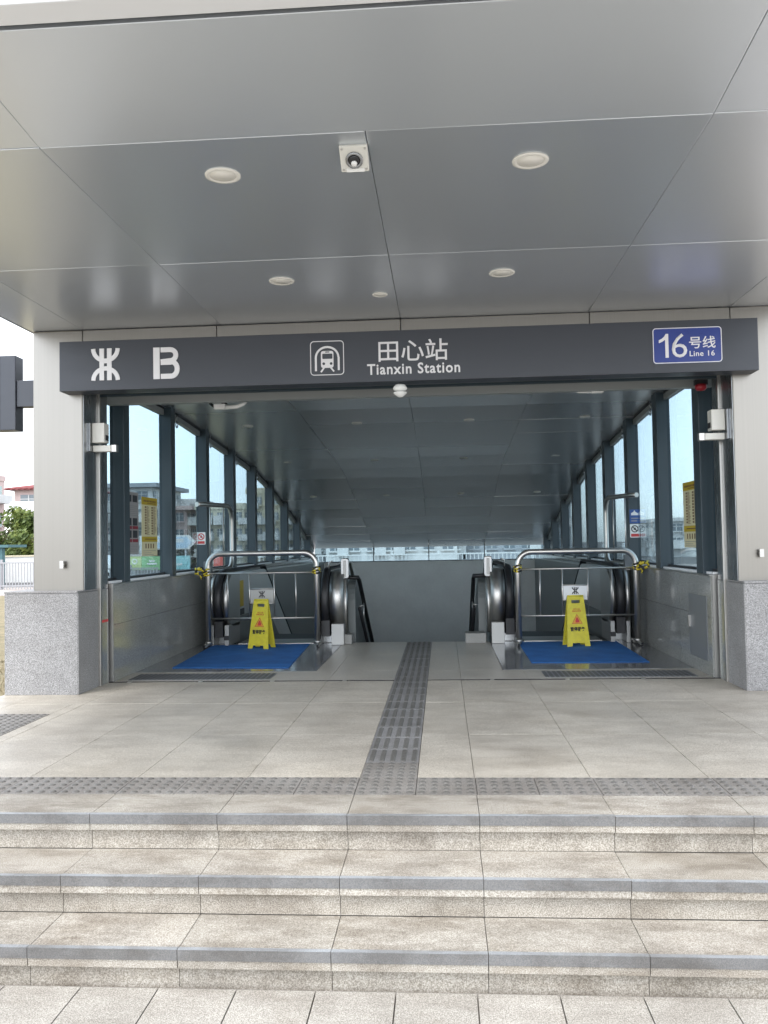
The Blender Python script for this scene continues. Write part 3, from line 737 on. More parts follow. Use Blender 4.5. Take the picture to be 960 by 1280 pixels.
# ------------------------------------------------------------------ downlights
def downlight(x, y, z, r, label, group, tilt=0):
    t = thing('downlight', label, 'ceiling light', (x, y, z), group)
    MB().lathe([(r, .0), (r * .98, -.006), (r * .80, -.008), (r * .72, -.003)], (x, y, z), 'z', 28).build('trim_ring', CREAM, t)
    MB().lathe([(r * .74, -.002), (r * .74, -.004), (0.0001, -.005)], (x, y, z), 'z', 24).build('diffuser', CREAM, t)
    t.rotation_euler = (tilt, 0, 0)
    return t
for x, y, r, lb in ((-1.18, 4.59, .10, 'round cream downlight in the canopy, front left beside the square camera'), (.52, 4.59, .10, 'round cream downlight in the canopy, front right, the largest in view'),
                    (-1.215, 6.51, .10, 'round cream downlight in the canopy near the sign, above the train pictogram'), (.50, 6.52, .10, 'round cream downlight in the canopy near the sign, right of the small one'),
                    (-.476, 6.97, .065, 'smallest round downlight in the canopy, just above the station name')):
    downlight(x, y, ZC - .001, r, lb, 'downlights in the canopy soffit')
rown = {11.66: 'first', 14.73: 'second', 17.65: 'third'}
for y in (11.66, 14.73, 17.65):
    for i, x in enumerate((-2.68, -1.15, .40, 1.97)):
        sl = math.atan2(zc(y + .3) - zc(y - .3), .6)
        downlight(x, y, zc(y) - .004, .075, 'small pale downlight in the inner ceiling, %s row from the entrance, %s' % (rown[y], ('far left', 'left of centre', 'right of centre', 'far right')[i]), 'downlights in the inner ceiling', sl)

# ------------------------------------------------------------------ cameras, detectors, boxes
t = thing('ceiling_camera', 'square cream camera housing with round lens on the canopy soffit', 'camera', (-.42, 4.36, ZC - .045))
def cc(mb, nm, m, par=t, bev=0):
    o = mb.build(nm, m, None, bev, origin=(0, 0, 0)); o.parent = par; return o
cc(MB().box(-.074, .074, -.074, .074, -.012, .022), 'housing', BOX, t, .005)
lr = cc(MB().lathe([(.046, -.012), (.046, -.020), (.036, -.026), (.030, -.014)], (0, .004, 0), 'z', 24), 'lens_ring', STEEL_DARK)
cc(MB().lathe([(.034, -.013), (.030, -.024), (.018, -.032), (.0001, -.035)], (0, .004, 0), 'z', 20), 'lens', LENS)
cc(MB().lathe([(.017, -.031), (.015, -.040), (.0001, -.042)], (0, .012, 0), 'z', 12), 'lens_cap', WHITE)
cc(MB().box(-.045, .05, .052, .071, -.017, -.0121), 'label_tab', WHITE)
for a in (-1, 1):
    for b in (-1, 1): cc(MB().lathe([(.006, -.0121), (.006, -.015)], (a * .06, b * .058, 0), 'z', 8), 'screw', STEEL)
t.rotation_euler = (R(-34), 0, 0)
tb_ = MB().box(-.45, -.39, 4.36, 4.40, ZC - .045, ZC - .001); o = tb_.build('ceiling_bracket', BOX, None, origin=(-.42, 4.36, ZC - .045)); o.parent = t; o.location = (0, 0, 0); o.rotation_euler = (R(34), 0, 0)
def cctv(x, y, z, sx, label):
    t = thing('security_camera', label, 'camera', (x, y, z), 'security cameras behind the lintel')
    MB().tube([(x - sx * .16, y + .05, z + .055), (x - sx * .13, y + .03, z + .03), (x - sx * .10, y, z + .01)], .016, 8).build('bracket', DARK, t)
    MB().box(min(x - sx * .10, x + sx * .02), max(x - sx * .10, x + sx * .02), y - .035, y + .035, z - .022, z + .035).build('body', WHITE, t, .008)
    MB().tube([(x + sx * .02, y, z), (x + sx * .14, y, z + .004), (x + sx * .20, y + .01, z + .03), (x + sx * .23, y + .02, z + .065)], .022, 10).build('arm', WHITE, t)
    MB().box(min(x - sx * .02, x + sx * .03), max(x - sx * .02, x + sx * .03), y - .02, y + .03, z + .035, z + .052).build('clamp', DARK, t)
cctv(-2.26, 8.72, 3.325, 1, 'white security camera on a bent arm behind the lintel at left')
cctv(1.54, 8.60, 3.36, -1, 'white security camera on a bent arm behind the lintel at right')
t = thing('smoke_detector', 'white double cone detector hanging under the middle of the sign', 'detector', (-.355, 7.66, 3.19))
MB().lathe([(.006, .10), (.006, .16)], (-.355, 7.66, 3.19), 'z', 8).build('stem', DARK, t)
MB().lathe([(.0001, .125), (.045, .118), (.066, .085), (.055, .068), (.03, .06), (.02, .055)], (-.355, 7.66, 3.19), 'z', 24).build('head', WHITE, t)
MB().lathe([(.025, .055), (.062, .048), (.058, .038), (.02, .006), (.0001, .002)], (-.355, 7.66, 3.19), 'z', 24).build('cone', WHITE, t)
t = thing('alarm_beacon', 'small dark red alarm beacon under the lintel at the right', 'alarm', (2.5, 8.3, 3.3))
MB().box(2.45, 2.57, 8.27, 8.33, 3.335, 3.385).build('base', DARK, t, .004)
MB().lathe([(.055, .02), (.055, -.015), (.04, -.035), (.0001, -.042)], (2.51, 8.30, 3.32), 'z', 18).build('dome', RED, t)
for sx, X, lb in ((1, JL, 'cream control box on a bracket on the left entrance jamb'), (-1, JR, 'cream control box on a bracket on the right entrance jamb')):
    zo = 0 if sx == 1 else -.035
    t = thing('control_box', lb, 'control box', (X + sx * .06, 7.95, 2.85 + zo), 'control boxes on the jambs')
    def bx(x0, x1, *a): return MB().box(*(sorted((X + sx * x0, X + sx * x1))), *a)
    bx(.006, .022, 7.86, 8.06, 2.80 + zo, 3.07 + zo).build('back_plate', STEEL_DARK, t)
    c = bx(.024, .145, 7.90, 8.02, 2.885 + zo, 3.075 + zo).build('case', BOX, t, .006)
    bx(.146, .150, 7.93, 8.0, 2.91 + zo, 2.96 + zo).build('vent', DARK, t)
    bx(.024, .20, 7.92, 8.0, 2.80 + zo, 2.86 + zo).build('arm', BOX, t, .005)
    bx(.20, .25, 7.93, 7.99, 2.795 + zo, 2.865 + zo).build('arm_end', STEEL, t, .004)

# ------------------------------------------------------------------ posters and stickers
def paper(name, c):
    m = bpy.data.materials.new(name); m.use_nodes = True; n = m.node_tree; b = n.nodes['Principled BSDF']
    b.inputs['Base Color'].default_value = (*c, 1); b.inputs['Roughness'].default_value = .5
    tl = n.nodes.new('ShaderNodeBsdfTranslucent'); tl.inputs[0].default_value = (*c, 1)
    mx = n.nodes.new('ShaderNodeMixShader'); mx.inputs[0].default_value = .4
    n.links.new(b.outputs[0], mx.inputs[1]); n.links.new(tl.outputs[0], mx.inputs[2]); n.links.new(mx.outputs[0], n.nodes['Material Output'].inputs[0]); return m
CREAMP = paper('cream_paper', (.78, .72, .52)); DARKP = paper('grey_paper', (.45, .43, .42))
def poster(name, label, cat, W_, sx, y0, y1, z0, z1, layout, base, group=None):
    # a printed sheet on a glass pane or mullion, in the y-z plane facing the inside
    x = W_
    t = thing(name, label, cat, (x, (y0 + y1) / 2, z0), group)
    def rect(a, b, c, d, m, nm, lift):
        ya, yb = y0 + (y1 - y0) * a, y0 + (y1 - y0) * b; za, zb = z0 + (z1 - z0) * c, z0 + (z1 - z0) * d
        xa, xb = x + sx * lift, x + sx * (lift + .001)
        return MB().box(min(xa, xb), max(xa, xb), min(ya, yb), max(ya, yb), za, zb), m, nm
    rect(0, 1, 0, 1, 0, '', 0)[0].build('sheet', base, t)
    for nm, m, rs, lf in layout:
        mb = MB()
        for (a, b, c, d) in rs:
            q = rect(a, b, c, d, 0, '', lf)[0]; mb.add(q.v, q.f)
        o = mb.build(nm, m, t)
        if len(rs) > 1: o['kind'] = 'stuff'
    return t
rr = random.Random(3)
def tablerows(n, z0, z1):
    rs = []
    for k in range(n):
        z = z1 - (z1 - z0) * (k + .5) / n
        for cx_ in (.2, .62):
            rs.append((cx_, cx_ + .09, z - .012, z + .016))
            for q in range(3): rs.append((cx_ + .11, cx_ + .11 + rr.uniform(.08, .2), z + .012 - q * .015, z + .018 - q * .015))
    return rs
price = [('header_band', YELP, [(0, 1, .87, 1), (0, 1, .24, .33)], .0015), ('heading_marks', INKR, [(.12 + .1 * k, .19 + .1 * k, .92, .95) for k in range(8)] + [(.35, .9, .895, .905), (.2, .9, .28, .295)], .003),
         ('printed_rows', INKR, tablerows(11, .36, .85), .002), ('icon_row', INKR, [(.22 + .16 * k, .28 + .16 * k, .13, .21) for k in range(4)], .003), ('fine_print', GREYP, [(.05, .9, .085, .092), (.05, .6, .05, .057), (.05, .75, .02, .027)], .002)]
GX = -.114
poster('notice_poster', 'cream and yellow tall notice on the left window, second bay', 'poster', WL - .114, 1, 9.50, 10.03, 1.77, 2.455, price, CREAMP, 'cream and yellow notices')
poster('notice_poster', 'cream and yellow tall notice on the right window beside the dark jamb mullion', 'poster', WR + .114, -1, 9.60, 9.05, 1.765, 2.475, price, CREAMP, 'cream and yellow notices')
dk = [('printed_panels', INK, [(.1, .45, .84, .95), (.55, .9, .84, .95), (.1, .45, .46, .58), (.55, .9, .46, .58), (.1, .45, .26, .38), (.55, .9, .26, .38)], .002),
      ('red_bands', MAROON, [(.05, .48, .40, .45), (.53, .95, .40, .45), (.05, .48, .19, .24), (.53, .95, .19, .24)], .002), ('printed_rows', GREYP, [(.1, .9, .62 + .03 * k, .63 + .03 * k) for k in range(6)] + [(.1, .9, .04 + .025 * k, .05 + .025 * k) for k in range(5)], .002)]
poster('notice_poster', 'grey, black and red notice on the left window beside the cream one', 'poster', WL - .114, 1, 9.0, 9.40, 1.80, 2.49, dk, DARKP)
def ringmark(t, x, y, z, r, m, sx):
    mb = MB().tube([(x, y + r * math.cos(a), z + r * math.sin(a)) for a in [2 * math.pi * k / 20 for k in range(20)]], .009, 5, closed=True)
    mb.tube([(x, y - r * .7, z + r * .7), (x, y + r * .7, z - r * .7)], .008, 5)
    return mb.build('prohibition_ring', m, t)
def sticker(name, label, X, sx, y, z0, w_, h_, ring):
    # sheet on the face of a mullion turned to the street (x-z plane facing -y)
    t = thing(name, label, 'sticker', (X, y, z0), 'white and red prohibition stickers')
    MB().prism(rrect(X - w_ / 2, X + w_ / 2, z0, z0 + h_, .012), 'y', y - .002, y).build('sheet', WHITE, t)
    cz = z0 + h_ * .64; r = w_ * .33
    MB().stroke([(X + r * math.cos(a), cz + r * math.sin(a)) for a in [2 * math.pi * k / 24 for k in range(24)]], .014, y - .004, y - .002, closed=True).build('prohibition_ring', ring, t)
    MB().stroke([(X - r * .68, cz + r * .68), (X + r * .68, cz - r * .68)], .013, y - .0045, y - .002).build('prohibition_bar', ring, t)
    MB().prism([(X + r * .5 * math.cos(a) * (1, .55)[k % 2], cz + r * .6 * math.sin(a) * (1, .5)[k % 2]) for k, a in enumerate([2 * math.pi * k / 10 for k in range(10)])], 'y', y - .0035, y - .002).build('pictogram', INK, t)
    MB().box(X - w_ * .40, X + w_ * .40, y - .003, y - .002, z0 + h_ * .06, z0 + h_ * .28).build('red_band', REDP, t)
    return t
yl = 11.966 - .16 - .001; yr = 8.79 + 1.632 * 2 - .215 - .001
sticker('safety_sticker', 'white sticker with red prohibition ring on the left mullion beside the grab rail', WL - .085, 1, yl, 1.895, .125, .175, REDP)
sticker('safety_sticker', 'white sticker with red band below the blue one on the right mullion', WR + .075, 1, yr, 1.885, .13, .185, INK)
t = tag(MB().box(WR + .01, WR + .145, yr - .002, yr, 2.08, 2.27).build('notice_sticker', BLUEP), 'blue sticker with white picture on the right mullion above the white sticker', 'sticker')
MB().prism([(WR + .03, 2.19), (WR + .125, 2.19), (WR + .125, 2.215), (WR + .09, 2.235), (WR + .075, 2.26), (WR + .06, 2.235), (WR + .03, 2.22)], 'y', yr - .0035, yr - .002).build('white_picture', WHITE, t)
MB().box(WR + .03, WR + .125, yr - .003, yr - .002, 2.14, 2.155).box(WR + .03, WR + .11, yr - .003, yr - .002, 2.105, 2.12).build('printed_rows', GREYP, t)
t = tag(MB().box(WL + .0, WL + .001, 8.14, 8.30, 1.14, 1.165).build('red_label', REDP), 'small red strip label on the left guide rail base', 'label')
t.location.x = JL + .012

# ------------------------------------------------------------------ escalators
def escalator(xa, xb, label):
    """two balustrades centred on xa (left) and xb (right); runs down in +y"""
    YN, ZN, RN = 11.50, 1.135, .395
    t = thing('escalator', label, 'escalator', ((xa + xb) / 2, YN, P), 'escalators beside the stairs')
    def hz(y):                       # handrail top line
        y0 = 14.0
        return ZN + RN if y < y0 else ZN + RN - (y - y0) * .577
    for q, xc in enumerate((xa, xb)):
        inner = 1 if q == 0 else -1
        # stainless nose drum, a half cylinder with flat run-back
        def nose(x0, x1, r, name, m, zb=None):
            poly = [(YN + r * math.cos(R(a)), ZN + r * math.sin(R(a))) for a in range(90, 271, 9)]
            poly = [(p[0], p[1]) for p in poly] + [(YN + .35, ZN - r), (YN + .35, ZN + r)]
            return MB().prism(poly, 'x', x0, x1, smooth=True).build(name, m, t)
        wl, wr_ = ((.12, .13), (.13, .24), (.21, .11), (.12, .13))[q if xc < 0 else q + 2]
        if xc > 0: wl, wr_ = ((.24, .13), (.13, .12))[q]
        nose(xc - wl, xc - .062, RN - .035, 'newel_drum', STEEL); nose(xc + .062, xc + wr_, RN - .035, 'newel_drum', STEEL)
        nose(xc - .061, xc + .061, RN - .045, 'newel_core', DARK)
        # handrail
        pts = [(xc, YN + .30, ZN - RN)] + [(xc, YN + RN * math.cos(R(a)), ZN + RN * math.sin(R(a))) for a in range(270, 89, -10)]
        pts += [(xc, y_, hz(y_)) for y_ in (11.9, 12.6, 13.4, 13.8, 14.0, 14.2, 15, 17, 19, 20.5)]
        ring = []
        mbh = MB(); o0 = 0
        sec = [(-.05, -.012), (-.046, .012), (-.03, .024), (.03, .024), (.046, .012), (.05, -.012)]
        for i, p in enumerate(pts):
            a = Vector(pts[max(i - 1, 0)]); b_ = Vector(pts[min(i + 1, len(pts) - 1)]); d = (b_ - a).normalized()
            nrm = Vector((0, -d.z, d.y))
            if nrm.dot(Vector(p) - Vector((xc, YN + .2, ZN))) < 0: nrm = -nrm
            for (sx_, h_) in sec: mbh.v.append(tuple(Vector(p) + Vector((sx_, 0, 0)) + nrm * h_))
        n = len(sec)
        for i in range(len(pts) - 1):
            for k in range(n):
                k2 = (k + 1) % n
                mbh.f.append([i * n + k, i * n + k2, (i + 1) * n + k2, (i + 1) * n + k]); mbh.mi.append(0); mbh.sm.append(k != n - 1)
        mbh.build('handrail', DARK, t)
        # solid balustrade, level then falling
        ys_ = [YN + .33, 13.0, 13.9, 14.05, 15, 17, 20.5]
        topl = [(y_, hz(y_) - .05) for y_ in ys_]; botl = [(y_, max(-4.5, hz(y_) - .70)) for y_ in ys_[::-1]]
        MB().prism(topl + botl, 'x', xc - .045, xc + .045).build('balustrade', BALU, t)
        topd = [(y_, hz(y_) - .68) for y_ in ys_]; botd = [(y_, hz(y_) - 1.1) for y_ in ys_[::-1]]
        MB().prism(topd + botd, 'x', xc - .07, xc + .07).build('skirt_deck', PARAP, t)
        # foot boxes with the black handrail inlet between them
        MB().box(xc - wl, xc - .075, YN - .30, YN + .33, P + .003, ZN - RN + .07).build('foot_box', GALV, t, .004)
        MB().box(xc + .075, xc + wr_, YN - .30, YN + .33, P + .003, ZN - RN + .07).build('foot_box', GALV, t, .004)
        MB().box(xc - .074, xc + .074, YN - .02, YN + .33, P + .002, ZN - RN - .03).build('inlet_plate', STEEL_DARK, t)
        MB().box(xc - .055, xc + .055, YN - .32, YN - .021, ZN - RN - .09, ZN - RN + .12).build('handrail_inlet', DARK, t)
        mb_ = MB().box(xc + inner * .10 - .035, xc + inner * .10 + .035, YN - .306, YN - .301, P + .08, P + .14).build('sensor_window', DARK, t)
    # comb plate and steps between
    MB().box(xa + .20, xb - .20, 11.44, 11.95, P - .02, P + .008).build('comb_plate', STEEL, t)
    z = P; y = 11.95
    ms = MB()
    for k in range(16):
        z_ = P - max(0, k - 2) * .2 - (.05 if k == 2 else 0)
        ms.box(xa + .21, xb - .21, y + k * .38, y + k * .38 + .375, z_ - .25, z_ - .002)
    ms.build('step', DARK, t)
    # the trim wall behind between escalator and side wall
    return t
e1 = escalator(-3.0, -1.565, 'left escalator behind the left barrier and the yellow sign')
e2 = escalator(.86, 2.28, 'right escalator behind the right barrier and the yellow sign')
# stickers on newels
MB().box(-1.50 , -1.42, 11.17, 11.19, 1.19, 1.26).build('yellow_label', YELP, e1)
MB().stroke([(-1.46 + .04 * math.cos(a), 1.10 + .045 * math.sin(a)) for a in [2 * math.pi * k / 14 for k in range(14)]], .016, 11.184, 11.192, closed=True).build('warning_ring', REDP, e1)
MB().box(-1.41, -1.38, 11.19, 11.215, .98, 1.05).build('white_label', WHITE, e1)
MB().box(-2.957, -2.952, 11.88, 12.42, .98, 1.36).build('yellow_label', YELP, e1)
MB().box(-2.957, -2.952, 12.18, 12.46, .86, .95).build('black_label', INK, e1)
MB().box(.70, .74, 11.26, 11.30, 1.36, 1.40).build('key_switch', DARK, e2)
# partition caps along the escalator outer sides
for sx, W_, lb in ((1, WL, 'left'), (-1, WR, 'right')):
    xa, xb = sorted((W_ + sx * .01, W_ + sx * .17))
    o = MB().prism([(11.85, P - 2), (11.85, 1.44), (22.4, 1.39), (22.4, -5)], 'x', xa, xb).build('parapet_ledge', PARAP)
    tag(o, 'grey parapet ledge running down behind the %s escalator below the glazing' % lb, 'parapet', 'parapet ledges')
    MB().prism([(11.84, 1.442), (11.84, 1.462), (22.4, 1.412), (22.4, 1.392)], 'x', xa - .006, xb + .006).build('cap', STEEL, o)
    xg = W_ + sx * .11
    box = tag(MB().box(xg - .05, xg + .05, 11.40, 11.50, 1.50, 1.66).build('junction_box', CABIN), 'small dark grey box on the wall ledge behind the %s barrier' % lb, 'box', 'dark grey boxes behind the barriers')
    gr_ = thing('grab_rail', 'bent stainless guard rail from the mullion above the %s escalator' % lb, 'rail', (xg, 11.6, 1.46), 'bent guard rails')
    x1, x2 = W_ + sx * .02, W_ + sx * .2
    pts = [(x1, 11.25, 2.44), (x1 + sx * .05, 11.4, 2.445), (x2, 12.15, 2.455), (x2, 12.30, 2.43), (x2, 12.40, 2.35), (x2, 12.42, 2.25), (x2, 12.42, 1.70), (x2, 12.38, 1.60), (x2, 12.28, 1.55), (x2, 12.1, 1.535), (x1 + sx * .09, 11.55, 1.53)]
    MB().tube(pts, .032, 12).build('tube', CHROME, gr_)
    MB().tube([(x1 + sx * .08, 11.6, 2.45), (x1 + sx * .08, 11.6, 1.53)], .009, 8).build('bar', CHROME, gr_)
    MB().tube([(x2 - sx * .03, 12.05, 2.45), (x2 - sx * .03, 12.05, 1.53)], .009, 8).build('bar', CHROME, gr_)

# ------------------------------------------------------------------ stair parapets and handrails
for sx, X, lb in ((1, -1.26, 'left'), (-1, .52, 'right')):
    o = MB().prism([(11.62, -4), (11.62, 1.10)] + [(11.9 + .3 * math.sin(R(a)), 1.10 + .28 * math.cos(R(a))) for a in range(-75, 46, 15)] + [(14.0, .38), (22.3, -3.9), (22.3, -5)], 'x', X - .05, X + .05).build('stair_parapet', PARAP)
    tag(o, 'grey rounded parapet wall falling along the %s side of the stairs' % lb, 'parapet', 'stair parapets')
    cb = tag(MB().box(X - .24, X + .03, 11.28, 11.55, P + .002, P + .13).build('kerb_block', STAIRM, None, .004), 'small granite kerb block under the %s stair rail post' % lb, 'kerb block', 'granite kerb blocks')
    h = thing('stair_handrail', 'stainless stair rail with upright looped end at the %s of the stairs' % lb, 'handrail', (X - .05, 11.4, P + .13), 'stair handrails')
    xp = X - .06 if sx == 1 else X + .08
    MB().tube([(xp, 11.4, P + .132), (xp, 11.4, 1.42)], .028, 12).build('post', STEEL, h)
    lp = [(xp - .045, 11.38, 1.66), (xp + .045, 11.38, 1.66), (xp + .045, 11.38, 1.41), (xp - .045, 11.38, 1.41)]
    MB().prism(rrect(xp - .055, xp + .055, 1.40, 1.675, .03), 'y', 11.36, 11.44).build('end_loop', STEEL_DARK, h, .01)
    MB().box(xp - .02, xp + .02, 11.352, 11.361, 1.43, 1.645).build('loop_inlay', PLATEM, h)
    MB().tube([(xp, 11.42, 1.64), (xp, 12.0, 1.60), (xp + sx * .02, 19.5, -2.4)], .026, 10).build('upper_rail', CHROME, h)
    xr = X + sx * .11
    MB().tube([(xp, 11.45, 1.415), (xr, 11.45, 1.41), (xr, 11.62, 1.36), (xr, 20.0, -3.2)], .03, 10).build('rail', DARK, h)
    MB().tube([(xr, 11.62, .98), (xr, 20.0, -3.55)], .024, 10).build('lower_rail', DARK, h)
    for k in range(5):
        yb = 12.2 + k * 1.5; zb = 1.36 - (yb - 11.62) * .544
        MB().tube([(xr, yb, zb - .02), (xr, yb, zb - .36)], .01, 8).build('rail_bracket', STEEL, h)
        MB().tube([(xr, yb, zb - .06), (X, yb, zb - .10)], .009, 8).build('rail_bracket', STEEL, h)
    rl = MB()
    ex = xp - sx * .22
    for k, (dx, zt) in enumerate(((0, 1.56), (-.05, 1.56))): pass
    MB().tube([(ex, 11.42, 1.18 + .335), (ex, 11.42, 1.62), (ex + sx * .05, 11.42, 1.64)], .009, 8).build('bracket_rod', STEEL, h)

# ------------------------------------------------------------------ barriers
def barrier(x0, x1, Y, ztop, bars, label):
    t = thing('barrier', label, 'barrier', ((x0 + x1) / 2, Y, P), 'stainless barriers across the escalators')
    r = .036; cr_ = .17
    path = [(x0, Y, P + .05), (x0, Y, ztop - cr_)] + [(x0 + cr_ - cr_ * math.cos(R(a)), Y, ztop - cr_ + cr_ * math.sin(R(a))) for a in range(10, 91, 10)] + \
           [(x1 - cr_ + cr_ * math.sin(R(a)), Y, ztop - cr_ + cr_ * math.cos(R(a))) for a in range(0, 91, 10)] + [(x1, Y, P + .05)]
    MB().tube(path, r, 16).build('frame', CHROME, t)
    for z in (1.505, .912): MB().tube([(x0 + .02, Y, z), (x1 - .02, Y, z)], .013, 10).build('rail', CHROME, t)
    for x in bars: MB().tube([(x, Y, .912), (x, Y, 1.505)], .010, 8).build('bar', CHROME, t)
    a, b = bars[1], bars[2]
    for z in (1.295, 1.105): MB().tube([(a, Y, z), (b, Y, z)], .009, 8).build('plate_rail', CHROME, t)
    pl_ = MB().box(a + .012, b - .012, Y - .006, Y + .004, 1.112, 1.286).build('notice_plate', WHITE_METAL if x0 > 0 else PLATEM, t)
    emblem(MB(), (a + b) / 2, 1.225, .085, .085, Y - .0075, Y - .0062).build('emblem', INK, pl_)
    text('plate_text', '港铁深圳', (a + b) / 2 - .068, (a + b) / 2 + .068, 1.130, 1.160, Y - .0062, INK, pl_, .01, .001)
    for x, s in ((x0, -1), (x1, 1)):
        f = MB().tube([(x, Y, P + .055), (x, Y - .03, P + .05), (x + s * .02, Y - .10, P + .03), (x + s * .02, Y - .13, P + .022)], [.022, .022, .02, .016], 10).build('foot', CHROME, t)
        MB().tube([(x, Y, P + .055), (x, Y + .10, P + .03), (x, Y + .22, P + .022)], .02, 10).build('foot', CHROME, t)
        MB().lathe([(.022, -.012), (.022, .012)], (x + s * .02, Y - .13, P + .024), 'x', 12).build('caster', DARK, t)
        MB().lathe([(.045, 0), (.045, .03)], (x, Y, P + .055), 'z', 14).build('foot_collar', STEEL, t)
    return t
barrier(-3.10, -1.655, 11.05, 1.765, [-2.836, -2.547, -2.217, -1.93], 'stainless tube barrier closing the left escalator, with a steel notice plate')
barrier(.95, 2.43, 10.92, 1.725, [1.225, 1.506, 1.826, 2.125], 'stainless tube barrier closing the right escalator, with a white notice plate')
# hazard tape ties
def tape_tie(x, Y, z, big, label):
    t = MB()
    for k in range(3): t.tube([(x + .043 * math.cos(a), Y + .043 * math.sin(a), z - .03 + .03 * k + .012 * math.sin(a + k)) for a in [2 * math.pi * q / 12 for q in range(12)]], .014, 6, closed=True)
    if big:
        s = big
        t.tube([(x, Y - .04, z), (x + s * .05, Y - .07, z + .05), (x + s * .12, Y - .06, z + .045), (x + s * .13, Y - .05, z - .01), (x + s * .05, Y - .06, z - .02), (x, Y - .05, z)], [.02, .03, .028, .022, .026, .02], 6)
        t.tube([(x, Y - .05, z), (x + s * .06, Y - .08, z - .03), (x + s * .04, Y - .08, z - .09)], [.024, .026, .012], 6)
    o = t.build('warning_tape', TAPE); tag(o, label, 'tape', 'yellow and black tape ties')
tape_tie(-3.12, 11.05, 1.525, -1, 'bulky yellow and black tape knot on the left post of the left barrier')
tape_tie(-1.655, 11.05, 1.535, 0, 'small yellow and black tape wrap on the right post of the left barrier')
tape_tie(.95, 10.92, 1.52, 0, 'small yellow and black tape wrap on the left post of the right barrier')
tape_tie(2.445, 10.92, 1.525, 1, 'bulky yellow and black tape knot on the right post of the right barrier')

# ------------------------------------------------------------------ yellow A-frame signs
def a_frame(x, y, rot, label):
    t = thing('floor_sign', label, 'floor sign', (x, y, P + .006), 'yellow folding floor signs')
    H, lean = .622, .085            # each leaf leans from y=-lean (foot) to 0 (top)
    def leaf(s, nm):
        m = MB(); th = .014
        wb, wt = .148, .105
        def wz(z): return wb + (wt - wb) * z / H
        def yy(z): return s * lean * (1 - z / H) * 1.15
        # outline cells so that handle slot and foot notch are real openings
        def cell(xs0, xs1, z0, z1):
            a0, a1 = (xs0[0], xs1[0]); b0, b1 = (xs0[1], xs1[1])
            v = [(a0, yy(z0) - th / 2, z0), (a1, yy(z0) - th / 2, z0), (b1, yy(z1) - th / 2, z1), (b0, yy(z1) - th / 2, z1)]
            v += [(p[0], p[1] + th, p[2]) for p in v]
            m.add(v, [(0, 1, 2, 3), (7, 6, 5, 4), (0, 4, 5, 1), (1, 5, 6, 2), (2, 6, 7, 3), (3, 7, 4, 0)])
        zs = [0, .045, .535, .575, H]
        W = lambda z: wz(z)
        cell((-W(0), -W(.045)), (-.085, -.075), 0, .045); cell((.085, .075), (W(0), W(.045)), 0, .045)
        cell((-W(.045), -W(.535)), (W(.045), W(.535)), .045, .535)
        cell((-W(.535), -W(.575)), (-.055, -.055), .535, .575); cell((.055, .055), (W(.535), W(.575)), .535, .575)
        cell((-W(.575), -W(H)), (W(.575), W(H)), .575, H)
        return m, yy, th
    m, yy, th = leaf(-1, 'f')
    org = (x, y, P + .006)
    def put(mb, name, mt, parent=t, bev=0):
        mb.v = [(p[0] + org[0], p[1] + org[1], p[2] + org[2]) for p in mb.v]
        return mb.build(name, mt, parent, bev, origin=org)
    fr = put(m, 'front_leaf', YEL)
    m2, _, _ = leaf(1, 'b'); put(m2, 'back_leaf', YEL)
    put(MB().tube([(-.10, 0, H + .002), (.10, 0, H + .002)], .013, 10), 'hinge', YEL)
    ang = math.atan2(lean * 1.9, H)
    def onleaf(mb, name, mt):
        # mb is drawn in x-z with y<=0 depth; shear it on to the leaf's front face
        mb.v = [(p[0], p[1] + yy(p[2]) - th / 2, p[2]) for p in mb.v]
        return put(mb, name, mt, fr)
    tri = [(-.062, .285), (.062, .285), (0, .395)]
    onleaf(MB().stroke(tri + [], .013, -.003, 0, closed=True), 'warning_triangle', REDP)
    onleaf(MB().prism([(-.045, .293), (.045, .293), (0, .376)], 'y', -.0012, 0), 'triangle_fill', ORANGE)
    hand = [(-.018, .297), (.02, .297), (.03, .325), (.018, .335), (.014, .352), (.004, .362), (-.006, .358), (-.014, .345), (-.02, .325)]
    onleaf(MB().prism(hand, 'y', -.0024, -.0013), 'stop_hand', REDP)
    for s, x0, x1, z0, z1, mt in (('暂停服务', -.094, .094, .188, .245, INK), ('OUT OF', -.045, .045, .452, .470, REDP), ('SERVICE', -.058, .058, .428, .446, REDP)):
        o = text('sign_text', s, x0, x1, z0, z1, 0, mt, fr, .03 if mt is INK else .01, .002)
        me = o.data; ox, oz = (x0 + x1) / 2, (z0 + z1) / 2
        for v in me.vertices:
            X_, Y_, Z_ = v.co.x + ox, v.co.y, v.co.z + oz
            v.co = (X_, Y_ + yy(Z_) - th / 2, Z_)
        o.location = (0, 0, 0)
    t.rotation_euler = (0, 0, rot)
    return t
a_frame(-2.365, 10.92, R(-17), 'yellow folding out of service sign on the left blue mat')
a_frame(1.655, 10.86, R(9), 'yellow folding out of service sign on the right blue mat')

# ------------------------------------------------------------------ blue mats
def mat_thing(pts, label):
    o = MB().prism(pts, 'z', P + .0035, P + .011).build('floor_mat', MAT_BLUE, None, .002); tag(o, label, 'mat', 'blue floor mats')
    return o
mat_thing([(-2.998, 9.22), (-1.69, 9.15), (-1.80, 11.32), (-3.10, 11.26)], 'blue floor mat at the left, in front of the left escalator')
mat_thing([(.945, 9.40), (2.205, 9.38), (2.235, 11.29), (.965, 11.27)], 'blue floor mat at the right, in front of the right escalator')

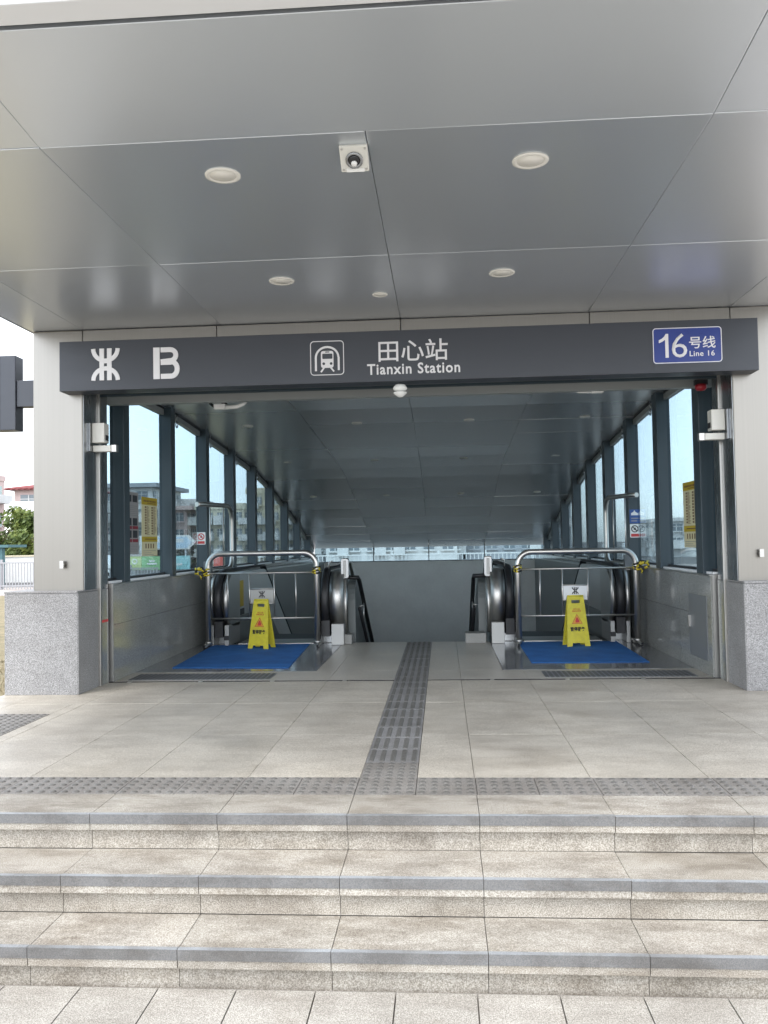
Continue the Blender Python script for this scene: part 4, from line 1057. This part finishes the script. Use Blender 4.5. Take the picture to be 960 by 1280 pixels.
# ------------------------------------------------------------------ background: buildings
def building(name, label, x0, x1, y0, y1, h, wall, wincols, winrows, roof='flat', winm=None, zlo=.8, roofm=None, over=.5, group=None, sill=True, facex=False):
    t = thing(name, label, 'building', ((x0 + x1) / 2, (y0 + y1) / 2, 0), group)
    MB().box(x0, x1, y0, y1, 0.0, h).build('wall', wall, t)
    if roof == 'flat':
        MB().box(x0 - over, x1 + over, y0 - over, y1 + over, h + .005, h + .35).build('roof', roofm or ROOFGREY, t)
    elif roof == 'parapet':
        MB().box(x0 - .1, x1 + .1, y0 - .1, y1 + .1, h + .005, h + .5).build('roof', wall, t)
    elif roof == 'tile':
        rf = MB(); n = 9
        cx_, cy_ = (x0 + x1) / 2, (y0 + y1) / 2
        rf.add([(x0 - over, y0 - over, h), (x1 + over, y0 - over, h), (x1 + over, y1 + over, h), (x0 - over, y1 + over, h), (cx_ - (x1 - x0) * .2, cy_, h + .6), (cx_ + (x1 - x0) * .2, cy_, h + .6)],
               [(0, 1, 5, 4), (1, 2, 5), (2, 3, 4, 5), (3, 0, 4), (3, 2, 1, 0)])
        k = int((x1 - x0 + 2 * over) / .45)
        for i in range(k):
            x = x0 - over + .45 * (i + .5); u = cx_ + (x - cx_) * .4
            rf.tube([(x, y0 - over - .02, h + .05), (u if abs(u - cx_) < (x1 - x0) * .2 else u, cy_, h + .62)], .09, 5)
        r_ = rf.build('roof', roofm or ROOFRED, t)
        MB().tube([(cx_ - (x1 - x0) * .25, cy_, h + .68), (cx_ + (x1 - x0) * .25, cy_, h + .68)], .12, 6).build('ridge', roofm or ROOFRED, r_)
    fl = (h - zlo) / winrows
    for side in (0, 1):                                    # front face (-y) and the face turned to the station
        L = (x1 - x0) if side == 0 else (y1 - y0)
        nc = wincols if side == 0 else max(1, int(round(wincols * L / (x1 - x0))))
        nc = min(nc, 7)
        me_w = None
        ww = L / nc * .55; wh = fl * .5
        fx = (x1 if (x0 + x1) / 2 < 0 else x0); sg_ = 1 if (x0 + x1) / 2 < 0 else -1
        if side == 0: a = MB().box(-ww / 2, ww / 2, -.09, .06, 0, wh).box(-ww / 2 - .1, ww / 2 + .1, -.22, .02, -.12, -.005, 1).mesh('window', [winm or B_WIN2, wall])
        else: a = MB().box(-.06, .09, -ww / 2, ww / 2, 0, wh).box(-.02, .22, -ww / 2 - .1, ww / 2 + .1, -.12, -.005, 1).mesh('window', [winm or B_WIN2, wall])
        if side == 0: f_ = MB().box(-.03, .03, -.13, -.085, 0, wh).box(-ww / 2, ww / 2, -.129, -.085, wh * .62, wh * .62 + .05).mesh('frame', B_WHITE)
        else: f_ = MB().box(.085, .13, -.03, .03, 0, wh).box(.085, .129, -ww / 2, ww / 2, wh * .62, wh * .62 + .05).mesh('frame', B_WHITE)
        for i in range(nc):
            for j in range(winrows):
                z = zlo + fl * (j + .3)
                if side == 0: loc = (x0 + L * (i + .5) / nc, y0, z)
                else: loc = (fx, y0 + L * (i + .5) / nc, z)
                wn = link('window', a, t, loc); fr = link('frame', f_, wn, loc)
                if brnd.random() < .4: link('air_conditioner', AC, wn, (loc[0] + (ww * .8 if side == 0 else (.25 if sg_ > 0 else -.25)), loc[1] + (-.25 if side == 0 else ww * .8), loc[2] - .35))
                if brnd.random() < .3 and wall is not B_GREY:
                    bl = MB().box(-ww * .75, ww * .75, -.9, -.0, -.2, -.1).box(-ww * .75, ww * .75, -.9, -.84, -.1, .55).box(-ww * .75, -ww * .75 + .06, -.84, 0, -.1, .55).box(ww * .75 - .06, ww * .75, -.84, 0, -.1, .55)
                    bo = bl.build('balcony', B_WHITE, wn, 0, origin=(0, 0, 0)); bo.location = (0, 0, -.16)
                    if side == 1: bo.rotation_euler = (0, 0, math.pi / 2)
                if side == 1 and sg_ < 0: wn.rotation_euler = (0, 0, math.pi)
    return t
brnd = random.Random(11); AC = MB().box(-.38, .38, -.18, .18, 0, .55).mesh('air_conditioner', B_WHITE)
# left, seen past the column
building('house', 'pale pink house with green glazed balcony at the far left edge', -48, -39.4, 66, 74, 8.0, B_PINK, 3, 3, 'parapet', B_WINL)
building('house', 'narrow pink house with a red tiled roof behind the left column', -31.2, -26.6, 60, 66, 6.2, B_PINK, 2, 3, 'tile', None, .8, ROOFRED, .6)
# left, seen through the glazing
building('apartment_block', 'pale block with flat projecting roof seen behind the dark notice', -31.0, -24.4, 70, 78, 6.9, B_WHITE, 4, 4, 'flat', None, .8, ROOFGREY, .6)
building('apartment_block', 'low white block beside the cream notice on the window', -26.8, -23.6, 80, 86, 5.9, B_WHITE, 3, 3, 'parapet')
building('apartment_block', 'pink block with flat roof slab above the blue billboard', -25.4, -22.6, 74, 82, 5.1, B_PINK, 2, 3, 'flat', None, .8, B_PINK, .6)
building('apartment_block', 'grey block with a low yellow front behind the pink block', -24.0, -20.4, 88, 96, 4.6, B_GREY, 4, 3, 'flat', None, .8, ROOFGREY, .3)
building('apartment_block', 'cream yellow block behind the bent guard rail at left', -21.2, -17.0, 72, 84, 5.0, B_YEL, 5, 3, 'parapet')
building('apartment_block', 'pale cream block next to the yellow one, seen between mullions', -17.2, -14.2, 74, 82, 6.4, B_CREAM, 4, 4, 'parapet')
building('apartment_block', 'grey white block further right behind the left glazing', -14.6, -11.8, 80, 90, 8.2, B_WHITE, 4, 5, 'flat', None, .8, ROOFGREY, .3)
building('apartment_block', 'tall pale grey block low at the end of the left glazing', -12.2, -8.5, 84, 92, 9.2, B_GREY, 4, 5, 'parapet')
building('shop_house', 'white low building seen through the far end window', -8.0, 1.0, 58, 66, 4.6, B_WHITE, 7, 2, 'parapet')
building('shop_house', 'grey low building at the right of the far end window', 1.6, 9.0, 60, 68, 4.4, B_GREY, 6, 2, 'parapet')
building('apartment_block', 'pale building faint through the right glazing', 21, 34, 82, 92, 3.4, B_WHITE, 6, 2, 'flat', None, .8, B_WHITE, .3)

# ------------------------------------------------------------------ trees and hedges
def leafmass(name, blobs, n, m, parent=None, size=.22):
    mb = MB(); rg = random.Random(len(blobs) * 7 + n)
    for (c, r) in blobs:
        for k in range(n):
            while True:
                d = Vector((rg.uniform(-1, 1), rg.uniform(-1, 1), rg.uniform(-1, 1)))
                if .25 < d.length < 1: break
            p = Vector(c) + Vector((d.x * r[0], d.y * r[1], d.z * r[2])) * (1 + .12 * rg.uniform(-1, 1))
            s = size * rg.uniform(.6, 1.3); a = Vector((rg.uniform(-1, 1), rg.uniform(-1, 1), rg.uniform(-.5, 1))).normalized(); b_ = a.orthogonal().normalized(); c_ = a.cross(b_)
            mb.add([p - b_ * s, p + c_ * s * .5, p + b_ * s, p - c_ * s * .5], [(0, 1, 2, 3)])
    return mb.build(name, m, parent)
def tree(x, y, h, r, m, label, seed, nb=9):
    rg = random.Random(seed)
    t = thing('tree', label, 'tree', (x, y, 0), 'trees beyond the lawn')
    tr = MB().tube([(x, y, 0), (x + .05, y, h * .25), (x - .04, y, h * .5), (x, y, h * .8)], [.16, .13, .1, .03], 8)
    for k in range(5):
        a = rg.uniform(0, 6.28); z = h * rg.uniform(.3, .55)
        tr.tube([(x, y, z), (x + math.cos(a) * r * .35, y + math.sin(a) * r * .35, z + h * .15), (x + math.cos(a) * r * .7, y + math.sin(a) * r * .7, z + h * .28)], [.06, .045, .015], 6)
    tr.build('trunk', BARK, t)
    bl = []
    for k in range(nb):
        a = rg.uniform(0, 6.28); q = rg.uniform(.15, .75) * r; z = h * rg.uniform(.45, .9)
        s = r * rg.uniform(.32, .5); bl.append(((x + math.cos(a) * q, y + math.sin(a) * q, z), (s, s, s * .8)))
    leafmass('crown', bl, 330, m, t, .16)
    return t
tree(-25.4, 50, 4.2, 1.9, LEAF1, 'green bushy tree between the pink houses, left of the column', 1, 12)
tree(-27.4, 50, 3.2, 1.6, LEAF1, 'low dark green tree at the left edge of the picture', 2, 10)
tree(-23.7, 48, 3.0, 1.5, LEAF1, 'green tree partly hidden by the left column', 5, 10)
for k, (x, y, h, r, lb) in enumerate(((-17.6, 52, 2.6, 1.3, 'brownish bush mass under the blue billboard, left one'), (-16.4, 52.6, 2.4, 1.1, 'brownish bush mass under the blue billboard, right one'))):
    t = thing('bush', lb, 'bush', (x, y, 0), 'brownish bushes under the billboard')
    rg = random.Random(k)
    MB().tube([(x, y, 0), (x + .1, y, h * .6)], [.08, .03], 6).build('trunk', BARK, t)
    leafmass('crown', [((x + rg.uniform(-.6, .6) * r, y + rg.uniform(-.4, .4), h * rg.uniform(.2, .75)), (r * .5, r * .5, h * .25)) for q in range(7)], 260, LEAF2, t, .13)

# ------------------------------------------------------------------ street things behind
t = thing('billboard', 'white and blue arrow shaped billboard seen through the left glazing', 'billboard', (-16.5, 50, 0))
MB().prism([(-18.2, 1.7), (-15.2, 1.7), (-14.75, 2.1), (-15.2, 2.55), (-18.2, 2.55)], 'y', 50, 50.12).build('board', B_WHITE, t)
MB().prism([(-18.1, 1.78), (-15.3, 1.78), (-15.0, 2.1), (-15.3, 2.45), (-18.1, 2.45)], 'y', 49.98, 49.999).build('printed_field', BB_BLUE, t)
MB().box(-17.7, -15.5, 49.97, 49.979, 2.12, 2.32).build('lettering', B_WHITE, t)
for x in (-17.6, -15.4): MB().tube([(x, 50.06, 0), (x, 50.06, 1.7)], .06, 8).build('post', FENCE, t)
t = thing('hoarding', 'green and cyan printed hoarding along the street at left', 'hoarding', (-15.6, 42, 0))
for a, b, m in ((-16.2, -15.2, HOARD_L), (-15.19, -13.95, HOARD_G), (-13.94, -12.7, HOARD_C)):
    MB().box(a, b, 42, 42.06, .72, 1.40).build('panel', m, t)
for x in (-16.0, -14.6, -13.0): MB().tube([(x, 42.09, 0), (x, 42.09, 1.2)], .03, 6).build('post', FENCE, t)
MB().stroke([(-15.55 + .12 * math.cos(a), 1.15 + .12 * math.sin(a)) for a in [2 * math.pi * k / 14 for k in range(14)]], .05, 41.985, 41.999, closed=True).build('printed_ring', B_WHITE, t)
MB().box(-14.9, -14.4, 41.985, 41.999, .98, 1.06).box(-14.8, -14.5, 41.985, 41.999, 1.12, 1.2).box(-13.6, -13.1, 41.985, 41.999, .92, 1.02).build('printed_marks', B_WHITE, t)
def railing(x0, x1, y, h, label, n, m=FENCE):
    t = thing('fence', label, 'fence', ((x0 + x1) / 2, y, 0), 'grey railings along the street')
    for z in (h, h * .15): MB().box(x0, x1, y - .03, y + .03, z - .03, z + .03).build('rail', m, t)
    me = MB().box(-.018, .018, -.018, .018, 0, h - .035).mesh('baluster', m)
    for k in range(n): link('baluster', me, t, (x0 + (x1 - x0) * (k + .5) / n, y, .005))
    me2 = MB().box(-.05, .05, -.05, .05, 0, h + .15).mesh('post', m)
    for k in range(int((x1 - x0) / 2.2) + 1): link('post', me2, t, (x0 + k * 2.2, y + .06, .005))
railing(-27.0, -18.5, 38, 1.25, 'grey railing at the left between lawn and street', 60)
railing(-15.0, -11.6, 34, 1.0, 'grey low railing seen through the left glazing below the hoarding', 26)
railing(-9, 8, 40, 1.30, 'pale railing beyond the far end window', 90, B_WHITE)
t = thing('canopy_shelter', 'teal roofed shelter at the left edge behind the lawn', 'shelter', (-24.5, 44, 0))
MB().box(-27.5, -22.7, 43, 45, 1.98, 2.12).build('roof', TEAL, t)
for x in (-27.3, -23.25): MB().box(x - .12, x + .12, 43.2, 43.5, 0.02, 1.98).build('post', TEAL, t)
t = thing('boundary_wall', 'cream boundary wall beyond the lawn at left', 'wall', (-26, 46.5, 0))
MB().box(-32, -21.5, 46.4, 46.7, 0, 1.45).build('wall', B_WHITE, t)
MB().box(-32, -21.5, 46.35, 46.75, 1.452, 1.53).build('coping', B_CREAM, t)
def car(x, y, m, label, rot=0):
    t = thing('parked_car', label, 'car', (x, y, 0), 'cars parked beyond')
    body = [(-2.1, .35), (-2.15, .75), (-1.9, .92), (-1.15, 1.0), (-.55, 1.45), (.85, 1.47), (1.5, 1.02), (2.0, .95), (2.12, .7), (2.1, .35)]
    MB().prism([(x + a, .02 + b) for a, b in body], 'y', y - .85, y + .85).build('body', m, t, .05)
    MB().prism([(x - 1.0, 1.05), (x - .5, 1.42), (x + .8, 1.43), (x + 1.3, 1.05)], 'y', y - .857, y + .857).build('side_window', B_WIN, t)
    for wx in (-1.3, 1.3):
        for sy in (-.8, .8):
            wl = MB().lathe([(.33, -.1), (.33, .1)], (x + wx, y + sy, .345), 'y', 18).build('wheel', DARK, t)
            MB().lathe([(.19, -.115), (.19, .115)], (x + wx, y + sy, .345), 'y', 12).build('rim', STEEL, wl)
    for wx in (-2.1, 2.05): MB().box(x + wx - .06, x + wx + .06, y - .75, y - .45, .70, .84).build('headlight', WHITE, t)
car(-17.9, 41.8, CARM, 'white car parked beyond the lawn behind the column')
t = thing('banner_stand', 'small red banner stand seen through the left glazing', 'banner', (-9.6, 36, 0))
MB().box(-9.85, -9.45, 36, 36.05, .5, 1.45).build('banner', plain('banner_red', (.6, .12, .09)), t)
MB().tube([(-9.65, 36.06, 0), (-9.65, 36.06, 1.4)], .025, 6).build('pole', FENCE, t)
